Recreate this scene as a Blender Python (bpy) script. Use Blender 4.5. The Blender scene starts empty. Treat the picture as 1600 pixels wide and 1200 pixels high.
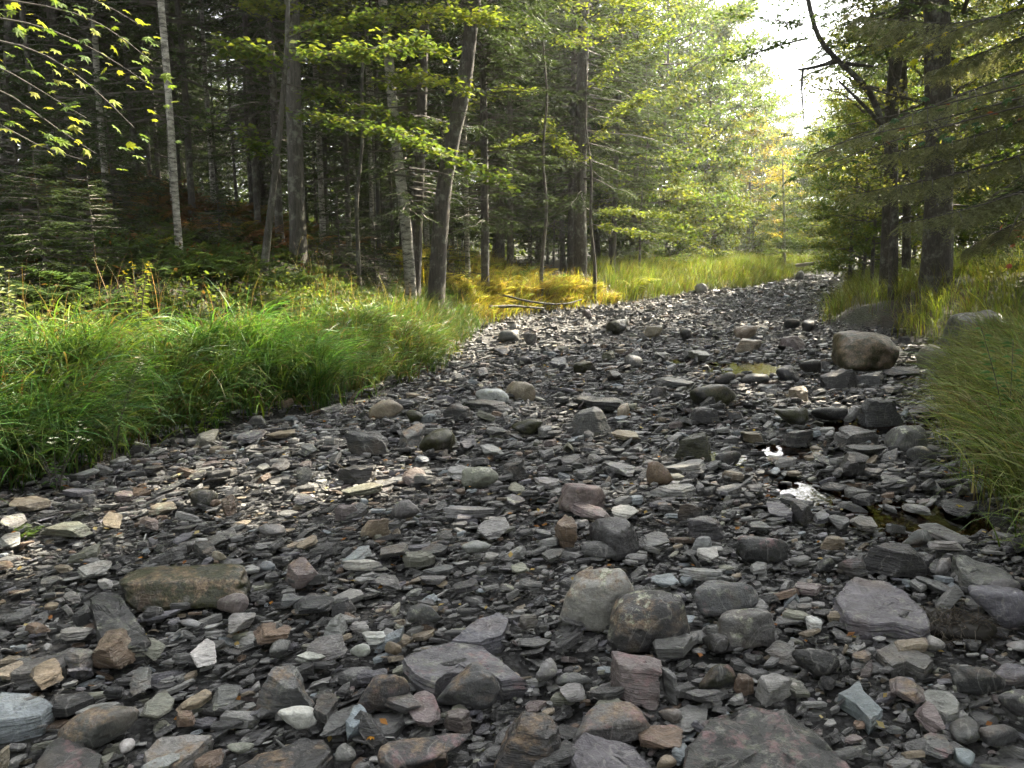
import bpy, math, random
import numpy as np
from mathutils import Vector, Matrix

R = random.Random(7)
rng = np.random.default_rng(7)
sc = bpy.context.scene
col = sc.collection
rad = math.radians

# ------------------------------------------------------------------ camera, world, sun, exposure
FPX, CH, PITCH = 1202.0, 1.45, rad(9.9)
cam_d = bpy.data.cameras.new('camera'); cam = bpy.data.objects.new('camera', cam_d); col.objects.link(cam)
cam_d.sensor_width = 36.0; cam_d.lens = 36.0 * FPX / 1600.0
cam_d.clip_start = 0.05; cam_d.clip_end = 2000
cam.location = (0, 0, CH); cam.rotation_euler = (math.pi / 2 - PITCH, 0, 0)
sc.camera = cam

SUN_AZ, SUN_EL = rad(45), rad(42)
world = bpy.data.worlds.new('World'); sc.world = world; world.use_nodes = True
nt = world.node_tree; nt.nodes.clear()
sky = nt.nodes.new('ShaderNodeTexSky'); sky.sky_type = 'NISHITA'; sky.sun_disc = False
sky.sun_elevation = SUN_EL; sky.sun_rotation = SUN_AZ
sky.air_density = 1.0; sky.dust_density = 4.0; sky.ozone_density = 1.0
hs = nt.nodes.new('ShaderNodeHueSaturation'); hs.inputs['Saturation'].default_value = 0.10
bg = nt.nodes.new('ShaderNodeBackground'); bg.inputs['Strength'].default_value = 0.095
wo = nt.nodes.new('ShaderNodeOutputWorld')
nt.links.new(sky.outputs[0], hs.inputs['Color']); nt.links.new(hs.outputs[0], bg.inputs['Color'])
nt.links.new(bg.outputs[0], wo.inputs['Surface'])

to_sun = Vector((math.sin(SUN_AZ) * math.cos(SUN_EL), math.cos(SUN_AZ) * math.cos(SUN_EL), math.sin(SUN_EL)))
sun_d = bpy.data.lights.new('sun', 'SUN'); sun_d.energy = 5.0; sun_d.angle = rad(0.5); sun_d.color = (1.0, 0.88, 0.68)
sun = bpy.data.objects.new('sun', sun_d); col.objects.link(sun)
sun.rotation_euler = (-to_sun).to_track_quat('-Z', 'Y').to_euler(); sun.location = to_sun * 60

sc.view_settings.view_transform = 'Standard'; sc.view_settings.look = 'None'
sc.view_settings.gamma = 1.0; sc.view_settings.use_curve_mapping = False
sc.view_settings.exposure = 2.9
cy = sc.cycles
cy.max_bounces = 4; cy.diffuse_bounces = 2; cy.glossy_bounces = 2; cy.transmission_bounces = 3; cy.transparent_max_bounces = 6
cy.caustics_reflective = False; cy.caustics_refractive = False
cy.use_denoising = True
cy.debug_use_spatial_splits = True
cy.use_adaptive_sampling = True; cy.adaptive_threshold = 0.035

# ------------------------------------------------------------------ helpers
CP, SP = math.cos(PITCH), math.sin(PITCH)
def ray(u, v):
    x = (u - 800) / FPX; y = (600 - v) / FPX
    return np.array([x, CP + y * SP, -SP + y * CP])
def gnd(u, v, z=0.0):                    # the point of the plane z under a photo position
    d = ray(u, v); t = (z - CH) / d[2]
    return np.array([d[0] * t, d[1] * t, z])
def at(u, v, Y):                         # the point at distance Y along the valley
    d = ray(u, v); t = Y / d[1]
    return np.array([d[0] * t, Y, CH + d[2] * t])
def proj(p):
    x, y, z = p[0], p[1], p[2] - CH
    f = y * CP - z * SP
    return 800 + FPX * x / f, 600 - FPX * (y * SP + z * CP) / f

def hash3(ix, iy, iz, seed):
    h = (ix.astype(np.int64) * 374761393 + iy.astype(np.int64) * 668265263 + iz.astype(np.int64) * 2147483647 + seed * 974711) & 0xffffffff
    h = ((h ^ (h >> 13)) * 1274126177) & 0xffffffff
    h = (h ^ (h >> 16)) & 0xffffffff
    return h / 4294967295.0 * 2 - 1
def vnoise(p, seed=0):
    p = np.asarray(p, float); i = np.floor(p); f = p - i; f = f * f * (3 - 2 * f); i = i.astype(np.int64)
    r = 0
    for dx in (0, 1):
        wx = f[..., 0] if dx else 1 - f[..., 0]
        for dy in (0, 1):
            wy = f[..., 1] if dy else 1 - f[..., 1]
            for dz in (0, 1):
                wz = f[..., 2] if dz else 1 - f[..., 2]
                r = r + wx * wy * wz * hash3(i[..., 0] + dx, i[..., 1] + dy, i[..., 2] + dz, seed)
    return r
def fbm(p, seed=0, o=3):
    p = np.asarray(p, float); a, s = 1.0, 0
    for k in range(o):
        s = s + a * vnoise(p * 2 ** k, seed + k * 17); a *= 0.5
    return s
def n2(x, y, sc_, seed=0, o=2):
    x = np.asarray(x, float); y = np.asarray(y, float)
    return fbm(np.stack([x * sc_, y * sc_, np.zeros_like(x) + 0.37], -1), seed, o)

def make_mesh(name, V, Fa, colr=None, smooth=True, sharp=None):
    V = np.ascontiguousarray(V, np.float32); Fa = np.ascontiguousarray(Fa, np.int32)
    me = bpy.data.meshes.new(name); k = Fa.shape[1]; n = len(Fa)
    me.vertices.add(len(V)); me.vertices.foreach_set('co', V.ravel())
    me.loops.add(n * k); me.loops.foreach_set('vertex_index', Fa.ravel())
    me.polygons.add(n); me.polygons.foreach_set('loop_start', np.arange(0, n * k, k, dtype=np.int32))
    me.polygons.foreach_set('loop_total', np.full(n, k, np.int32))
    me.update(calc_edges=True); me.validate()
    me.polygons.foreach_set('use_smooth', np.full(len(me.polygons), smooth))
    if colr is not None:
        a = me.attributes.new('col', 'FLOAT_COLOR', 'POINT')
        c = np.ones((len(V), 4), np.float32); c[:, :3] = colr
        a.data.foreach_set('color', c.ravel())
    if sharp: me.set_sharp_from_angle(angle=rad(sharp))
    return me
def link(name, me, mat=None, parent=None, **props):
    o = bpy.data.objects.new(name, me)
    if mat is not None and me is not None and not me.materials: me.materials.append(mat)
    col.objects.link(o)
    if parent is not None: o.parent = parent
    for k, v in props.items(): o[k] = v
    return o
def tag(o, label, cat=None, group=None, kind=None):
    o['label'] = label
    if cat: o['category'] = cat
    if group: o['group'] = group
    if kind: o['kind'] = kind
    return o
def empty(name, loc=(0, 0, 0)):
    o = bpy.data.objects.new(name, None); o.empty_display_size = 0.1; o.location = loc; col.objects.link(o); return o
class Geo:                               # collects triangles with a colour per point
    def __init__(s): s.V, s.F, s.C, s.n = [], [], [], 0
    def add(s, V, Fa, c=(1, 1, 1)):
        V = np.asarray(V, float).reshape(-1, 3); Fa = np.asarray(Fa, int)
        if Fa.shape[1] == 4: Fa = np.concatenate([Fa[:, [0, 1, 2]], Fa[:, [0, 2, 3]]])
        c = np.asarray(c, float)
        if c.ndim == 1: c = np.tile(c, (len(V), 1))
        s.V.append(V); s.F.append(Fa + s.n); s.C.append(c); s.n += len(V)
    def get(s): return np.concatenate(s.V), np.concatenate(s.F), np.concatenate(s.C)
    def mesh(s, name, smooth=True): V, Fa, C = s.get(); return make_mesh(name, V, Fa, C, smooth)

def tube(path, radii, sides=8, rough=0, seed=0, flare=None):
    path = np.asarray(path, float); n = len(path); radii = np.asarray(radii, float)
    T = np.gradient(path, axis=0); T /= np.linalg.norm(T, axis=1)[:, None] + 1e-9
    ref = np.array([0, 1.0, 0]) if abs(T[0][1]) < 0.8 else np.array([1.0, 0, 0])
    A = np.cross(T, ref); A /= np.linalg.norm(A, axis=1)[:, None] + 1e-9
    B = np.cross(T, A)
    th = np.linspace(0, 2 * math.pi, sides, endpoint=False)
    D = A[:, None] * np.cos(th)[None, :, None] + B[:, None] * np.sin(th)[None, :, None]
    r = np.repeat(radii[:, None], sides, 1)
    if rough:
        P = path[:, None] + D * r[..., None]
        r = r * (1 + rough * fbm(P * 5 + seed * 3.7, seed, 3))
    if flare is not None:
        r = r * (1 + flare[:, None] * (0.6 + 0.55 * np.cos(th * 4 + seed)[None]))
    V = (path[:, None] + D * r[..., None]).reshape(-1, 3)
    i = np.arange(n - 1)[:, None] * sides; j = np.arange(sides)[None]; k = (j + 1) % sides
    Fq = np.stack([i + j, i + k, i + sides + k, i + sides + j], -1).reshape(-1, 4)
    return V, Fq

# ------------------------------------------------------------------ materials
def newmat(name):
    m = bpy.data.materials.new(name); m.use_nodes = True; m.node_tree.nodes.clear()
    N = m.node_tree.nodes; L = m.node_tree.links
    out = N.new('ShaderNodeOutputMaterial')
    return m, N, L, out
def nd(N, t, **kw):
    n = N.new(t)
    for k, v in kw.items():
        if k.startswith('_'): setattr(n, k[1:], v)
    return n
def mixc(N, L, fac, a, b, mode='MIX'):
    n = N.new('ShaderNodeMix'); n.data_type = 'RGBA'; n.blend_type = mode
    for sock, val in ((n.inputs[0], fac), (n.inputs[6], a), (n.inputs[7], b)):
        if hasattr(val, 'node'): L.new(val, sock)
        elif isinstance(val, (int, float)): sock.default_value = val
        else: sock.default_value = (*val, 1)
    return n.outputs[2]
def mth(N, L, op, a, b=None, c=None):
    n = N.new('ShaderNodeMath'); n.operation = op
    for s, v in zip(n.inputs, (a, b, c)):
        if v is None: continue
        if hasattr(v, 'node'): L.new(v, s)
        else: s.default_value = v
    return n.outputs[0]
def noise(N, L, vec, scale, detail=4, rough=0.6, dist=0.0):
    n = N.new('ShaderNodeTexNoise'); n.inputs['Scale'].default_value = scale; n.inputs['Detail'].default_value = detail
    n.inputs['Roughness'].default_value = rough; n.inputs['Distortion'].default_value = dist
    if vec is not None: L.new(vec, n.inputs['Vector'])
    return n.outputs['Fac']
def ramp(N, L, fac, stops):
    n = N.new('ShaderNodeValToRGB'); e = n.color_ramp.elements
    while len(e) < len(stops): e.new(0.5)
    for el, (p, c) in zip(e, stops):
        el.position = p; el.color = (*c, 1) if not isinstance(c, (int, float)) else (c, c, c, 1)
    L.new(fac, n.inputs[0]); return n.outputs[0]
def mapping(N, L, vec, scale):
    n = N.new('ShaderNodeMapping'); n.inputs['Scale'].default_value = scale; L.new(vec, n.inputs[0]); return n.outputs[0]

def stone_material(name, per_point):
    m, N, L, out = newmat(name)
    tc = N.new('ShaderNodeTexCoord')
    oi = N.new('ShaderNodeObjectInfo')
    geo = N.new('ShaderNodeNewGeometry')
    if per_point:
        at_ = N.new('ShaderNodeAttribute'); at_.attribute_name = 'col'; base = at_.outputs['Color']; vec = tc.outputs['Object']
    else:
        base = oi.outputs['Color']
        off = N.new('ShaderNodeVectorMath'); off.operation = 'ADD'; L.new(tc.outputs['Object'], off.inputs[0])
        sc3 = N.new('ShaderNodeCombineXYZ')
        for i in range(3): L.new(mth(N, L, 'MULTIPLY', oi.outputs['Random'], 40.0 + i * 13), sc3.inputs[i])
        L.new(sc3.outputs[0], off.inputs[1]); vec = off.outputs[0]
    big = noise(N, L, vec, 9, 5, 0.65)
    fine = noise(N, L, vec, 70, 4, 0.7)
    strat = noise(N, L, mapping(N, L, vec, (1.5, 3.0, 16)), 9, 4, 0.6, 0.6)
    c = mixc(N, L, 1.0, base, ramp(N, L, big, [(0.25, 0.55), (0.75, 1.45)]), 'MULTIPLY')
    c = mixc(N, L, 1.0, c, ramp(N, L, fine, [(0.3, 0.72), (0.7, 1.25)]), 'MULTIPLY')
    def prop(p):
        a = N.new('ShaderNodeAttribute'); a.attribute_type = 'OBJECT'; a.attribute_name = p; return a.outputs['Fac']
    lay = 0.5 if per_point else prop('layer')
    c = mixc(N, L, lay, c, ramp(N, L, strat, [(0.35, 0.62), (0.6, 1.25)]), 'MULTIPLY')
    if not per_point:
        hue = noise(N, L, vec, 4.2, 3, 0.5)
        c = mixc(N, L, ramp(N, L, hue, [(0.58, 0.0), (0.72, 0.3)]), c, (0.15, 0.10, 0.06))
    vein = noise(N, L, mapping(N, L, vec, (1, 1, 0.5)), 5.0, 3, 0.5, 1.2)
    v2 = mth(N, L, 'ABSOLUTE', mth(N, L, 'SUBTRACT', vein, 0.5))
    c = mixc(N, L, ramp(N, L, v2, [(0.0, 0.28), (0.012, 0.0)]), c, (0.38, 0.37, 0.35))
    speck = noise(N, L, vec, 160, 2, 0.5)
    c = mixc(N, L, ramp(N, L, speck, [(0.66, 0.0), (0.74, 0.35)]), c, (0.4, 0.39, 0.36))
    if not per_point:
        sep = N.new('ShaderNodeSeparateXYZ'); L.new(geo.outputs['Normal'], sep.inputs[0])
        up = ramp(N, L, sep.outputs['Z'], [(0.05, 0.0), (0.55, 1.0)])
        mp = noise(N, L, vec, 8, 7, 0.75)
        mm = mth(N, L, 'MULTIPLY', ramp(N, L, mp, [(0.40, 0.0), (0.52, 1.0)]), prop('moss'))
        c = mixc(N, L, mm, c, mixc(N, L, ramp(N, L, fine, [(0.35, 0.0), (0.65, 1.0)]), (0.012, 0.013, 0.005), (0.042, 0.044, 0.015)))
        patch = noise(N, L, vec, 11, 6, 0.72)
        rm = mth(N, L, 'MULTIPLY', ramp(N, L, patch, [(0.48, 0.0), (0.60, 0.9)]), mth(N, L, 'MULTIPLY', prop('rust'), up))
        c = mixc(N, L, rm, c, mixc(N, L, ramp(N, L, fine, [(0.4, 0.0), (0.65, 1.0)]), (0.09, 0.058, 0.038), (0.27, 0.195, 0.12)))
        lp = noise(N, L, vec, 16, 7, 0.75)
        lm = mth(N, L, 'MULTIPLY', ramp(N, L, lp, [(0.54, 0.0), (0.62, .9)]), mth(N, L, 'MULTIPLY', prop('lichen'), up))
        c = mixc(N, L, lm, c, mixc(N, L, ramp(N, L, fine, [(0.4, 0.0), (0.6, 1.0)]), (0.20, 0.23, 0.13), (0.50, 0.50, 0.42)))
        pk = mth(N, L, 'MULTIPLY', ramp(N, L, noise(N, L, vec, 13, 6, 0.7), [(0.53, 0.0), (0.64, 0.75)]), mth(N, L, 'MULTIPLY', prop('pink'), up))
        c = mixc(N, L, pk, c, (0.20, 0.115, 0.12))
    p = N.new('ShaderNodeBsdfPrincipled'); L.new(c, p.inputs['Base Color'])
    ro = ramp(N, L, noise(N, L, vec, 24, 4, 0.6), [(0.3, 0.26), (0.7, 0.56)]); L.new(ro, p.inputs['Roughness'])
    p.inputs['Specular IOR Level'].default_value = 0.5
    hgt = mth(N, L, 'ADD', mth(N, L, 'MULTIPLY', strat, 1.0 if per_point else mth(N, L, 'MULTIPLY', lay, 1.5)), mth(N, L, 'ADD', mth(N, L, 'MULTIPLY', fine, 0.45), mth(N, L, 'MULTIPLY', big, 0.8)))
    b = N.new('ShaderNodeBump'); b.inputs['Strength'].default_value = 1.0; b.inputs['Distance'].default_value = 0.015
    L.new(hgt, b.inputs['Height']); L.new(b.outputs[0], p.inputs['Normal'])
    L.new(p.outputs[0], out.inputs[0]); return m
M_STONE = stone_material('stone', False)
M_SHINGLE = stone_material('shingle', True)

def leaf_material(name, trans=0.45, rough=0.5, spec=0.35, tint=(1.15, 1.1, 0.5)):
    m, N, L, out = newmat(name)
    a = N.new('ShaderNodeAttribute'); a.attribute_name = 'col'
    oi = N.new('ShaderNodeObjectInfo')
    c = mixc(N, L, 1.0, a.outputs['Color'], oi.outputs['Color'], 'MULTIPLY')
    p = N.new('ShaderNodeBsdfPrincipled'); L.new(c, p.inputs['Base Color'])
    p.inputs['Roughness'].default_value = rough; p.inputs['Specular IOR Level'].default_value = spec
    t = N.new('ShaderNodeBsdfTranslucent'); L.new(mixc(N, L, 1.0, c, tint, 'MULTIPLY'), t.inputs[0])
    mx = N.new('ShaderNodeMixShader'); mx.inputs[0].default_value = trans
    L.new(p.outputs[0], mx.inputs[1]); L.new(t.outputs[0], mx.inputs[2]); L.new(mx.outputs[0], out.inputs[0]); return m
M_LEAF = leaf_material('leaf', 0.5, 0.6, 0.12)
M_GRASS = leaf_material('grass_blade', 0.4, 0.45, 0.3)
M_NEEDLE = leaf_material('needle', 0.4, 0.65, 0.12, (1.1, 1.05, 0.6))

def bark_material(name, dark, light, birch=0.0):
    m, N, L, out = newmat(name)
    tc = N.new('ShaderNodeTexCoord'); oi = N.new('ShaderNodeObjectInfo')
    add = N.new('ShaderNodeVectorMath'); add.operation = 'ADD'; L.new(tc.outputs['Object'], add.inputs[0])
    cb = N.new('ShaderNodeCombineXYZ'); L.new(mth(N, L, 'MULTIPLY', oi.outputs['Random'], 31.0), cb.inputs[0]); L.new(mth(N, L, 'MULTIPLY', oi.outputs['Random'], 57.0), cb.inputs[2])
    L.new(cb.outputs[0], add.inputs[1]); vec = add.outputs[0]
    fur = noise(N, L, mapping(N, L, vec, (9, 9, 1.6)), 4, 5, 0.7)
    pl = noise(N, L, vec, 6, 5, 0.7)
    c = ramp(N, L, fur, [(0.33, dark), (0.66, light)])
    c = mixc(N, L, ramp(N, L, pl, [(0.52, 0.0), (0.64, 0.65)]), c, (0.20, 0.21, 0.17))
    c = mixc(N, L, ramp(N, L, noise(N, L, vec, 2.3, 5, 0.7), [(0.55, 0.0), (0.7, 0.45)]), c, (0.05, 0.06, 0.022))
    if birch:
        len_ = noise(N, L, mapping(N, L, vec, (2.5, 2.5, 8)), 3.2, 6, 0.75, 0.4)
        w = ramp(N, L, len_, [(0.40, (0.05, 0.046, 0.04)), (0.50, (0.30, 0.29, 0.25)), (0.66, (0.58, 0.56, 0.50))])
        c = mixc(N, L, birch, c, w)
    p = N.new('ShaderNodeBsdfPrincipled'); L.new(c, p.inputs['Base Color']); p.inputs['Roughness'].default_value = 0.85
    b = N.new('ShaderNodeBump'); b.inputs['Strength'].default_value = 0.9; b.inputs['Distance'].default_value = 0.03
    L.new(fur, b.inputs['Height']); L.new(b.outputs[0], p.inputs['Normal']); L.new(p.outputs[0], out.inputs[0]); return m
M_BARK = bark_material('bark_dark', (0.02, 0.017, 0.014), (0.085, 0.075, 0.062))
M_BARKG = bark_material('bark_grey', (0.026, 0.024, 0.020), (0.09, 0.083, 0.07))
M_BIRCH = bark_material('bark_birch', (0.06, 0.055, 0.05), (0.22, 0.2, 0.17), 0.8)
def simple_mat(name, c1, c2, scale=20, rough=0.85, stretch=(1, 1, 1)):
    m, N, L, out = newmat(name); tc = N.new('ShaderNodeTexCoord')
    f = noise(N, L, mapping(N, L, tc.outputs['Object'], stretch), scale, 5, 0.65)
    p = N.new('ShaderNodeBsdfPrincipled'); L.new(ramp(N, L, f, [(0.3, c1), (0.7, c2)]), p.inputs['Base Color']); p.inputs['Roughness'].default_value = rough
    b = N.new('ShaderNodeBump'); b.inputs['Strength'].default_value = 0.7; b.inputs['Distance'].default_value = 0.01; L.new(f, b.inputs['Height']); L.new(b.outputs[0], p.inputs['Normal'])
    L.new(p.outputs[0], out.inputs[0]); return m
M_TWIG = simple_mat('twig', (0.035, 0.03, 0.025), (0.11, 0.10, 0.085), 12)
M_DEAD = simple_mat('dead_wood', (0.16, 0.14, 0.11), (0.36, 0.33, 0.28), 14, 0.8, (1, 1, 6))

def ground_material():
    m, N, L, out = newmat('ground_soil')
    tc = N.new('ShaderNodeTexCoord'); vec = tc.outputs['Object']
    a = N.new('ShaderNodeAttribute'); a.attribute_name = 'col'
    sep = N.new('ShaderNodeSeparateColor'); L.new(a.outputs['Color'], sep.inputs[0])
    f1 = noise(N, L, vec, 2.2, 6, 0.7); f2 = noise(N, L, vec, 26, 5, 0.7)
    forest = ramp(N, L, f1, [(0.3, (0.018, 0.015, 0.009)), (0.45, (0.036, 0.025, 0.014)), (0.55, (0.028, 0.036, 0.012)), (0.75, (0.05, 0.058, 0.018))])
    forest = mixc(N, L, 0.8, forest, ramp(N, L, f2, [(0.3, 0.5), (0.7, 1.5)]), 'MULTIPLY')
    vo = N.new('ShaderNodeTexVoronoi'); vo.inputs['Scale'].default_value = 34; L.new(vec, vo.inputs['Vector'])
    bed = mixc(N, L, 1.0, ramp(N, L, vo.outputs['Distance'], [(0.0, (0.06, 0.06, 0.06)), (0.55, (0.012, 0.012, 0.012))]), ramp(N, L, f2, [(0.3, 0.6), (0.7, 1.3)]), 'MULTIPLY')  # bed colour darkened to paint deeper shade into gaps between stones
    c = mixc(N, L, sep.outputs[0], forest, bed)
    p = N.new('ShaderNodeBsdfPrincipled'); L.new(c, p.inputs['Base Color']); p.inputs['Roughness'].default_value = 0.8
    b = N.new('ShaderNodeBump'); b.inputs['Strength'].default_value = 1.0; b.inputs['Distance'].default_value = 0.03
    L.new(mth(N, L, 'SUBTRACT', f2, mth(N, L, 'MULTIPLY', vo.outputs['Distance'], 0.8)), b.inputs['Height']); L.new(b.outputs[0], p.inputs['Normal'])
    L.new(p.outputs[0], out.inputs[0]); return m
M_GROUND = ground_material()
def water_material():
    m, N, L, out = newmat('pool_water')
    tc = N.new('ShaderNodeTexCoord')
    tr = N.new('ShaderNodeBsdfTransparent'); tr.inputs[0].default_value = (0.42, 0.20, 0.09, 1)
    gl = N.new('ShaderNodeBsdfGlossy'); gl.inputs['Roughness'].default_value = 0.02; gl.inputs[0].default_value = (1, 1, 1, 1)
    fr = N.new('ShaderNodeFresnel'); fr.inputs[0].default_value = 1.33
    b = N.new('ShaderNodeBump'); b.inputs['Strength'].default_value = 0.35; b.inputs['Distance'].default_value = 0.01
    L.new(noise(N, L, tc.outputs['Object'], 14, 2, 0.5), b.inputs['Height']); L.new(b.outputs[0], gl.inputs['Normal']); L.new(b.outputs[0], fr.inputs['Normal'])
    mx = N.new('ShaderNodeMixShader'); L.new(fr.outputs[0], mx.inputs[0]); L.new(tr.outputs[0], mx.inputs[1]); L.new(gl.outputs[0], mx.inputs[2])
    L.new(mx.outputs[0], out.inputs[0]); return m
M_WATER = water_material()

# ------------------------------------------------------------------ terrain
LPX = [(0, 760), (100, 735), (215, 692), (330, 668), (480, 640), (585, 615), (668, 580), (702, 548), (722, 526), (745, 506), (800, 491), (890, 480), (1000, 467), (1085, 455), (1160, 449), (1215, 440), (1238, 427)]
RPX = [(1600, 850), (1550, 800), (1492, 710), (1470, 655), (1478, 600), (1492, 550), (1440, 530), (1390, 516), (1290, 506), (1302, 480), (1322, 455), (1331, 441), (1300, 434)]
LW = [(-3.6, -14), (-3.5, 0), (-3.2, 3.2)] + [tuple(gnd(*p)[:2]) for p in LPX] + [(34, 62), (70, 80), (130, 95)]
RW = [(2.6, -14), (2.4, 0), (2.4, 2.8)] + [tuple(gnd(*p)[:2]) for p in RPX] + [(40, 57), (74, 74), (132, 88)]
LW = np.array(LW); RW = np.array(RW)
POLY = np.concatenate([LW, RW[::-1]])
def seg_dist(x, y, P):
    best = np.full(np.shape(x), 1e9)
    for a, b in zip(P[:-1], P[1:]):
        d = b - a; t = np.clip(((x - a[0]) * d[0] + (y - a[1]) * d[1]) / (d @ d), 0, 1)
        best = np.minimum(best, np.hypot(x - a[0] - t * d[0], y - a[1] - t * d[1]))
    return best
def inside(x, y):
    r = np.zeros(np.shape(x), bool); P = POLY
    for a, b in zip(P, np.roll(P, -1, 0)):
        c = (a[1] > y) != (b[1] > y)
        with np.errstate(divide='ignore', invalid='ignore'):
            r ^= c & (x < (b[0] - a[0]) * (y - a[1]) / (b[1] - a[1]) + a[0])
    return r
def S(t): t = np.clip(t, 0, 1); return t * t * (3 - 2 * t)
POOLS = [((1264, 757), 0.22, 0.26), ((1455, 798), 0.46, 0.24), ((1178, 570), 0.5, 0.5), ((1132, 706), 0.13, 0.15), ((1374, 657), 0.5, 0.26), ((1060, 560), 0.3, 0.3), ((1225, 692), 0.2, 0.1)]
POOLW = [(gnd(*p)[:2], a, b) for p, a, b in POOLS]
def banks(x, y):
    x = np.asarray(x, float); y = np.asarray(y, float)
    dl, dr = seg_dist(x, y, LW), seg_dist(x, y, RW)
    ins = inside(x, y); s = np.minimum(dl, dr)
    return np.where(ins, -s, s), dl <= dr
def H(x, y):
    x = np.asarray(x, float); y = np.asarray(y, float)
    s, left = banks(x, y)
    bed = -0.055 + 0.03 * n2(x, y, 0.9, 3, 3)
    for (c, a, b) in POOLW:
        bed = bed - 0.10 * np.exp(-(((x - c[0]) / a) ** 2 + ((y - c[1]) / b) ** 2) * 1.1)
    k = np.clip(1 - (y - 20) / 9, 0.22, 1)
    cut = np.exp(-((x - 1.3) / 2.2) ** 2 - ((y - 18) / 2.6) ** 2)
    sl = np.maximum(s, 0)
    w = 0.75 - 0.6 * cut
    k = k * (0.4 + 0.6 * S((y - 5.5) / 4.5))
    zl = 0.42 * S(sl / w) + (0.58 * S((sl - 0.5) / 2.4) + 0.13 * np.clip(sl - 1.5, 0, 9)) * k + 1.1 * np.exp(-((x + 10) / 5.0) ** 2 - ((y - 18) / 6.5) ** 2)
    zr = 0.32 * S(sl / 0.6) + 0.5 * S((sl - 0.4) / 2.2) * (.25 + .75 * S((y - 6) / 6)) + 0.06 * np.clip(sl - 2, 0, 10)
    out = np.where(left, zl, zr) + 0.10 * n2(x, y, 0.55, 9, 3) * S(sl / 1.0)
    out = out + 0.07 * np.clip(sl - 22, 0, 90)
    return np.where(s < 0, bed, out)
def Hs(x, y): return float(H(np.array([x]), np.array([y]))[0])
def axis(spec): return np.unique(np.round(np.concatenate([np.arange(a, b, st) for a, b, st in spec]), 4))
gx = axis([(-320, -60, 20), (-60, -16, 2), (-16, -6, 0.5), (-6, 8, 0.2), (8, 22, 0.5), (22, 60, 2), (60, 321, 20)])
gy = axis([(-40, 0, 2), (0, 14, 0.18), (14, 40, 0.4), (40, 80, 1.5), (80, 340, 20)])
GX, GY = np.meshgrid(gx, gy); gs, _ = banks(GX.ravel(), GY.ravel())
GV = np.stack([GX.ravel(), GY.ravel(), H(GX.ravel(), GY.ravel())], 1)
nx, ny = len(gx), len(gy); ii = (np.arange(ny - 1)[:, None] * nx + np.arange(nx - 1)[None]).ravel()
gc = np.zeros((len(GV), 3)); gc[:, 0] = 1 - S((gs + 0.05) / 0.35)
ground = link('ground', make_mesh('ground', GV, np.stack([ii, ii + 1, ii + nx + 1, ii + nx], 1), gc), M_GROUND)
tag(ground, 'forest floor and dry stream bed under the stones', kind='structure')

pool_names = ['shallow pool mirroring the white sky among slates', 'brown shallow pool beside the hanging grass', 'small pool mirroring green trees in mid stream',
              'tiny pool beside the dark moss-topped block', 'dark pool around the squared black block', 'thin film of water far up the stream bed', 'narrow wet gap between the dark boulders']
for (c, a, b), lab in zip(POOLW, pool_names):
    th = np.linspace(0, 2 * math.pi, 40, endpoint=False)
    rr = 1.25 + 0.25 * np.sin(3 * th + c[0]) + 0.15 * np.sin(5 * th + c[1])
    rr = rr * 1.1
    V = np.concatenate([[[c[0], c[1], 0]], np.stack([c[0] + a * rr * np.cos(th), c[1] + b * rr * np.sin(th), th * 0], 1)])
    V[:, 2] = -0.060
    k = np.arange(40); o = link('pool_water', make_mesh('pool_water', V, np.stack([k * 0, 1 + k, 1 + (k + 1) % 40], 1)), M_WATER)
    tag(o, lab, kind='structure')

# ------------------------------------------------------------------ stones
def icosphere(sub):
    t = (1 + 5 ** .5) / 2
    V = [(-1, t, 0), (1, t, 0), (-1, -t, 0), (1, -t, 0), (0, -1, t), (0, 1, t), (0, -1, -t), (0, 1, -t), (t, 0, -1), (t, 0, 1), (-t, 0, -1), (-t, 0, 1)]
    Fa = [(0, 11, 5), (0, 5, 1), (0, 1, 7), (0, 7, 10), (0, 10, 11), (1, 5, 9), (5, 11, 4), (11, 10, 2), (10, 7, 6), (7, 1, 8), (3, 9, 4), (3, 4, 2), (3, 2, 6), (3, 6, 8), (3, 8, 9), (4, 9, 5), (2, 4, 11), (6, 2, 10), (8, 6, 7), (9, 8, 1)]
    V = [np.array(v) / np.linalg.norm(v) for v in V]
    for _ in range(sub):
        mid, F2 = {}, []
        def m(a, b):
            k = (min(a, b), max(a, b))
            if k not in mid:
                p = V[a] + V[b]; V.append(p / np.linalg.norm(p)); mid[k] = len(V) - 1
            return mid[k]
        for a, b, c in Fa:
            x, y, z = m(a, b), m(b, c), m(c, a); F2 += [(a, x, z), (b, y, x), (c, z, y), (x, y, z)]
        Fa = F2
    return np.array(V), np.array(Fa)
ICO = {k: icosphere(k) for k in (1, 2, 3, 4)}
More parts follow.
